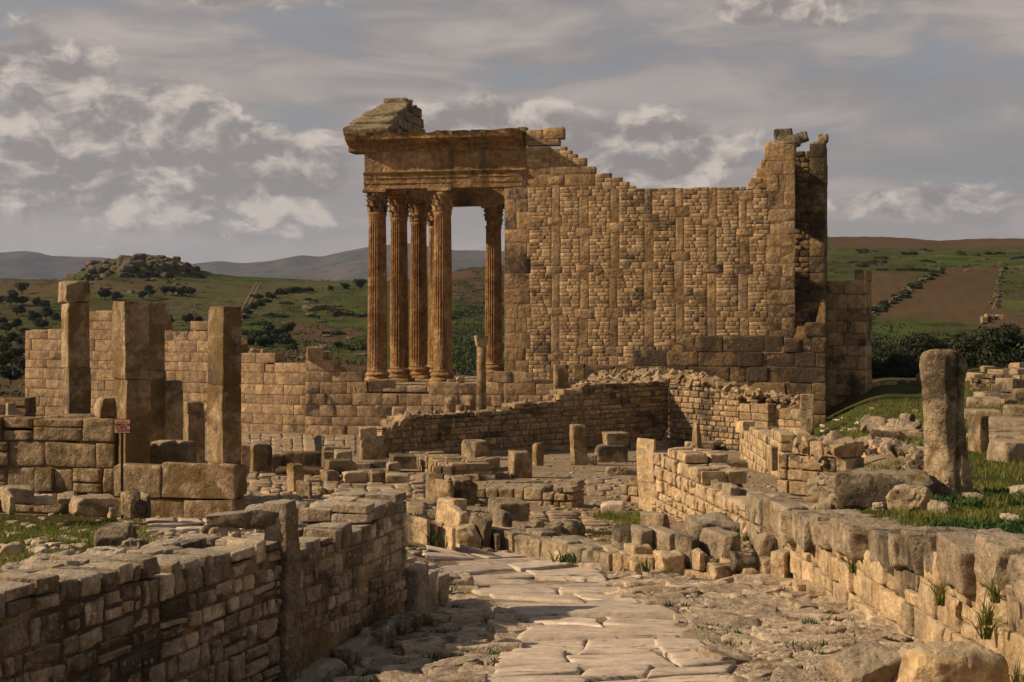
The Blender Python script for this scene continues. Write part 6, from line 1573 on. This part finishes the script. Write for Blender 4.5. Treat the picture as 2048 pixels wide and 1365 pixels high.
# stones and scrub over the far slopes
for i in range(90):
    px = r.choice([r.uniform(1665, 2048), r.uniform(480, 735)]); py = r.uniform(500, 545) if px > 1600 else r.uniform(590, 720)
    p = G(px, py); s = r.uniform(.5, 1.4)
    if p[1] > 700: continue
    if i % 2:
        o = link('field_stone', RM[r.integers(8)], None, Matrix.Translation(Vector(p)) @ Matrix.Diagonal((s, s, s * .6, 1))); tag(o, 'pale stone half buried on the far hillside', 'stone', 'stones on the far hillsides')
    else:
        e = empty('hillside_shrub', p); tag(e, 'low scrub bush on the far hillside', 'shrub', 'scrub on the far hillsides'); link('foliage', BUSHC[r.integers(4)], e, Matrix.Translation(Vector(p)) @ Matrix.Diagonal((s * 1.6, s * 1.6, s, 1)))
# uncountable low scrub over the far slopes
pts = []
while len(pts) < 1900:
    D = r.uniform(100, 430); px = r.choice([r.uniform(-60, 740), r.uniform(900, 1015), r.uniform(1655, 2100)]); x = (px - CX) / F * D
    if 1742 < px < 2000 and 180 < D < 300: continue
    pts.append((x, D))
pts = np.array(pts); nz_ = fbm(np.column_stack([pts * .03, 0 * pts[:, 0]]), 55, 4); pts = pts[nz_ > -.05]
zz = H(pts[:, 0], pts[:, 1]); V = []
for (x, y), z in zip(pts, zz):
    s = r.uniform(.3, 1.0); d = r.normal(size=(26, 3)) * np.array([s, s, s * .35]); d[:, 2] = np.abs(d[:, 2]); t = r.normal(size=(26, 3)); t /= np.linalg.norm(t, axis=1)[:, None]; b = np.cross(t, r.normal(size=(26, 3))); b /= np.linalg.norm(b, axis=1)[:, None]
    c = np.array([x, y, z]) + d; w = .17 * s ** .5
    V.append(np.stack([c - t * w, c + b * w * .6, c + t * w, c - b * w * .6], 1).reshape(-1, 3))
V = np.concatenate(V); o = link('scrub', mesh_np('scrub', V, np.arange(len(V)).reshape(-1, 4), M_bush, False)); o['kind'] = 'stuff'; o['label'] = 'low dark scrub spread over the far slopes'
# stone bank between the ploughed fields
bank = Thing('field_wall', 'ragged stone bank climbing between the ploughed fields', 'wall', G(1740, 635))
for (a, b, n) in (((1737, 636), (1885, 535), 120), ((1992, 618), (2003, 536), 60), ((1742, 632), (1735, 650), 12)):
    for k in range(n):
        t = r.random(); px = a[0] + (b[0] - a[0]) * t + r.normal(0, 3); py = a[1] + (b[1] - a[1]) * t + r.normal(0, 1.5); p = G(px, py); s = r.uniform(.2, .6)
        bank.box((p[0], p[1], p[2] + .1), (1, 0), (0, -1), (s * 1.5, s, s * .7), 'field', M_hillrock, tilt=.4, R=g)
bank.finish()
for k in range(16):
    t = k / 15; p = G(1745 + 135 * t + g.uniform(-5, 5), 630 - 92 * t + 2); e = empty('bank_shrub', p); tag(e, 'green scrub growing along the stone bank between the fields', 'shrub', 'scrub on the stone bank')
    s = g.uniform(.8, 1.6); link('foliage', BUSHC[k % 4], e, Matrix.Translation(Vector(p)) @ Matrix.Diagonal((s, s, s * .8, 1)))
ruin = Thing('ruined_hut', 'small pale stone ruin rising above the olive grove', 'ruin', G(1985, 636))
for (a, b, yt, yb) in ((1964, 1980, 634, 648), (1972, 1982, 628, 636), (1980, 1996, 630, 646), (1994, 2012, 630, 640)): blk('', a, b, yt, yb, 1.5, 10, 170, parent=ruin.e, name='block', mat=M_ashlar, r=.15, nz=.1)
ruin.finish()
# crumbling earth banks on the meadow
for i, (x0, x1, yt, yb) in enumerate(((600, 668, 607, 622), (650, 706, 620, 634))):
    blk(('ragged grey rock ledge on the meadow behind the columns', 'second rock ledge lower on the meadow')[i], x0, x1, yt + 4, yb, 5, 8, mat=M_hillrock, r=.6, nz=.5, nf=5, seg=18, name='rock_ledge', cat='rock ledge')
# cart track over the ridge
V = []; Q = []
for li, off in enumerate((-4.5, 4.5)):
    pts = [(470, 655), (482, 632), (492, 612), (500, 597), (507, 583), (513, 572), (519, 565)]
    xs = np.array([p_[0] for p_ in pts], float); ys = np.array([p_[1] for p_ in pts], float)
    base = len(V); yy = np.linspace(652, 564.5, 40)
    for y in yy:
        x = np.interp(-y, -ys, xs); k = np.interp(y, [565, 650], [.8, 1.25]); p0 = G(x + off * k, y)
        for wx in (-.2, .2): V.append((p0[0] + wx, p0[1], Hs(p0[0] + wx, p0[1]) + .08))
    for i in range(39): Q.append((base + 2 * i, base + 2 * i + 1, base + 2 * i + 3, base + 2 * i + 2))
o = link('cart_track', mesh_py('cart_track', V, Q, plain_mat('track_dust', (0.17, 0.125, 0.085), .95, .05, nscale=1.0))); tag(o, 'two pale wheel ruts of a cart track climbing the ridge', None, kind='structure')
# winding road on the far mountain
# grass and weeds
def blades(name, label, pts, hmin, hmax, mat, seed, width=.006, per=7, spread=.05, parent=None):
    r = np.random.default_rng(seed); pts = np.repeat(np.asarray(pts), per, 0); n = len(pts)
    a = r.uniform(0, 6.283, n); rad = spread * np.sqrt(r.random(n)); h = r.uniform(hmin, hmax, n); w = width * r.uniform(.7, 1.5, n)
    b = pts + np.stack([np.cos(a) * rad, np.sin(a) * rad, np.zeros(n)], 1); ln = r.normal(0, .45, (n, 2)) * h[:, None]
    dr = r.uniform(0, 6.283, n); sx = np.stack([np.cos(dr), np.sin(dr), np.zeros(n)], 1) * w[:, None]
    m = b + np.column_stack([ln * .35, h * .6]); t = b + np.column_stack([ln, h])
    V = np.stack([b - sx, b + sx, m + sx * .7, m - sx * .7, t + sx * .1, t - sx * .1], 1).reshape(-1, 3)
    i = np.arange(n)[:, None] * 6; Q = np.concatenate([i + np.array([0, 1, 2, 3]), i + np.array([3, 2, 4, 5])])
    o = link(name, mesh_np(name, V, Q, mat, False), parent); o['kind'] = 'stuff'
    if parent is None: o['label'] = label
    return o
def near_noise(pts, sc_, seed, thr): 
    pts = np.asarray(pts); return pts[fbm(pts * np.array([1, 1, 0]) * sc_, seed, 3) > thr]
pr = rand_ground(11500, 1600, 2900, 7, 28, lambda x, y, px: x > 3.5 and (y < 17 or px > 1650), 11); blades('grass', 'green grass on the bank behind the retaining wall', near_noise(pr, 1.2, 81, -.05), .02, .10, M_grass, 1, .006, 10, .09)
pr = rand_ground(4600, 1780, 2700, 8, 18, lambda x, y, px: x > 3.7, 12); blades('weeds', 'leafy weeds on the bank behind the retaining wall', near_noise(pr, 1.0, 82, .12), .03, .11, M_weed, 2, .016, 9, .07)
pr = rand_ground(7800, -800, 300, 9, 22.3, lambda x, y, px: (x - WALL_E[0]) * -.953 + (y - WALL_E[1]) * .3 > .9, 13); blades('grass', 'thin yellowish grass behind the lichened wall', near_noise(pr, 1.0, 83, -.05), .02, .10, M_grass, 3, .006, 6, .09)
pr = rand_ground(4600, 1620, 2300, 30, 66, None, 14); blades('grass', 'short grass on the slope beside the temple', pr, .04, .12, M_grass, 4, .012, 7, .2)
pr = rand_ground(900, 640, 1950, 8.6, 18, okst, 15); blades('grass', 'tufts of grass between the street stones', near_noise(pr, 1.6, 84, .18), .02, .07, M_weed, 5, .006, 10, .05)
pr = rand_ground(700, 820, 1560, 18.5, 34, None, 16); blades('grass', 'sparse grass tufts on the earth square', near_noise(pr, .7, 85, .28), .03, .10, M_grass, 6, .008, 9, .10)
for i, (px, py, D) in enumerate(((1240, 1018, 25.5), (1262, 1015, 26), (1275, 1022, 25), (1228, 1022, 25.2), (1255, 1026, 24.2), (1212, 1020, 25.6))):
    p = foot(px, D); blades('grass', 'bright green tuft at the foot of the stub wall', [tuple(p + np.array([r.normal(0, .12), r.normal(0, .12), 0])) for _ in range(24)], .05, .16, M_grass, 40 + i, .008, 7, .08)
pts = [(3.02 - r.random() * .08, y, z) for y, z in ((9.35, -1.92), (9.55, -2.05), (9.2, -1.75), (10.4, -2.0), (15.9, -2.45), (13.2, -2.25), (8.8, -2.2))]
blades('wall_weed', 'yellow-green weeds rooted in the joints of the retaining wall', pts, .10, .22, M_grass, 60, .006, 26, .03)
blades('wall_weed', 'green tufts along the foot of the squared blocks', [tuple(np.array(G(px, py)) + np.array([0, .25, .05])) for px, py in ((1520, 1110), (1500, 1095), (1440, 1152), (1600, 1165), (1010, 1092), (960, 1098), (1120, 1140), (1150, 1142), (1300, 1160), (1690, 1200), (870, 1098))], .05, .16, M_weed, 61, .008, 30, .09)

# ------------------------------------------------------------------ air
V = [(x, y, z) for z in (-75, 420) for y in (-60, 9500) for x in (-9000, 9000)]
hz = mesh_py('haze', V, [(0, 2, 3, 1), (4, 5, 7, 6), (0, 1, 5, 4), (2, 6, 7, 3), (0, 4, 6, 2), (1, 3, 7, 5)], None, False)
m = bpy.data.materials.new('haze'); m.use_nodes = True; nt = m.node_tree; nt.nodes.clear()
vp = nt.nodes.new('ShaderNodeVolumePrincipled'); vp.inputs['Color'].default_value = (0.62, 0.72, 0.98, 1); vp.inputs['Density'].default_value = 0.000075; vp.inputs['Anisotropy'].default_value = 0.2
om = nt.nodes.new('ShaderNodeOutputMaterial'); nt.links.new(vp.outputs[0], om.inputs['Volume']); hz.materials.append(m)
o = link('haze', hz); tag(o, 'thin blue haze over the valley', None, kind='stuff')
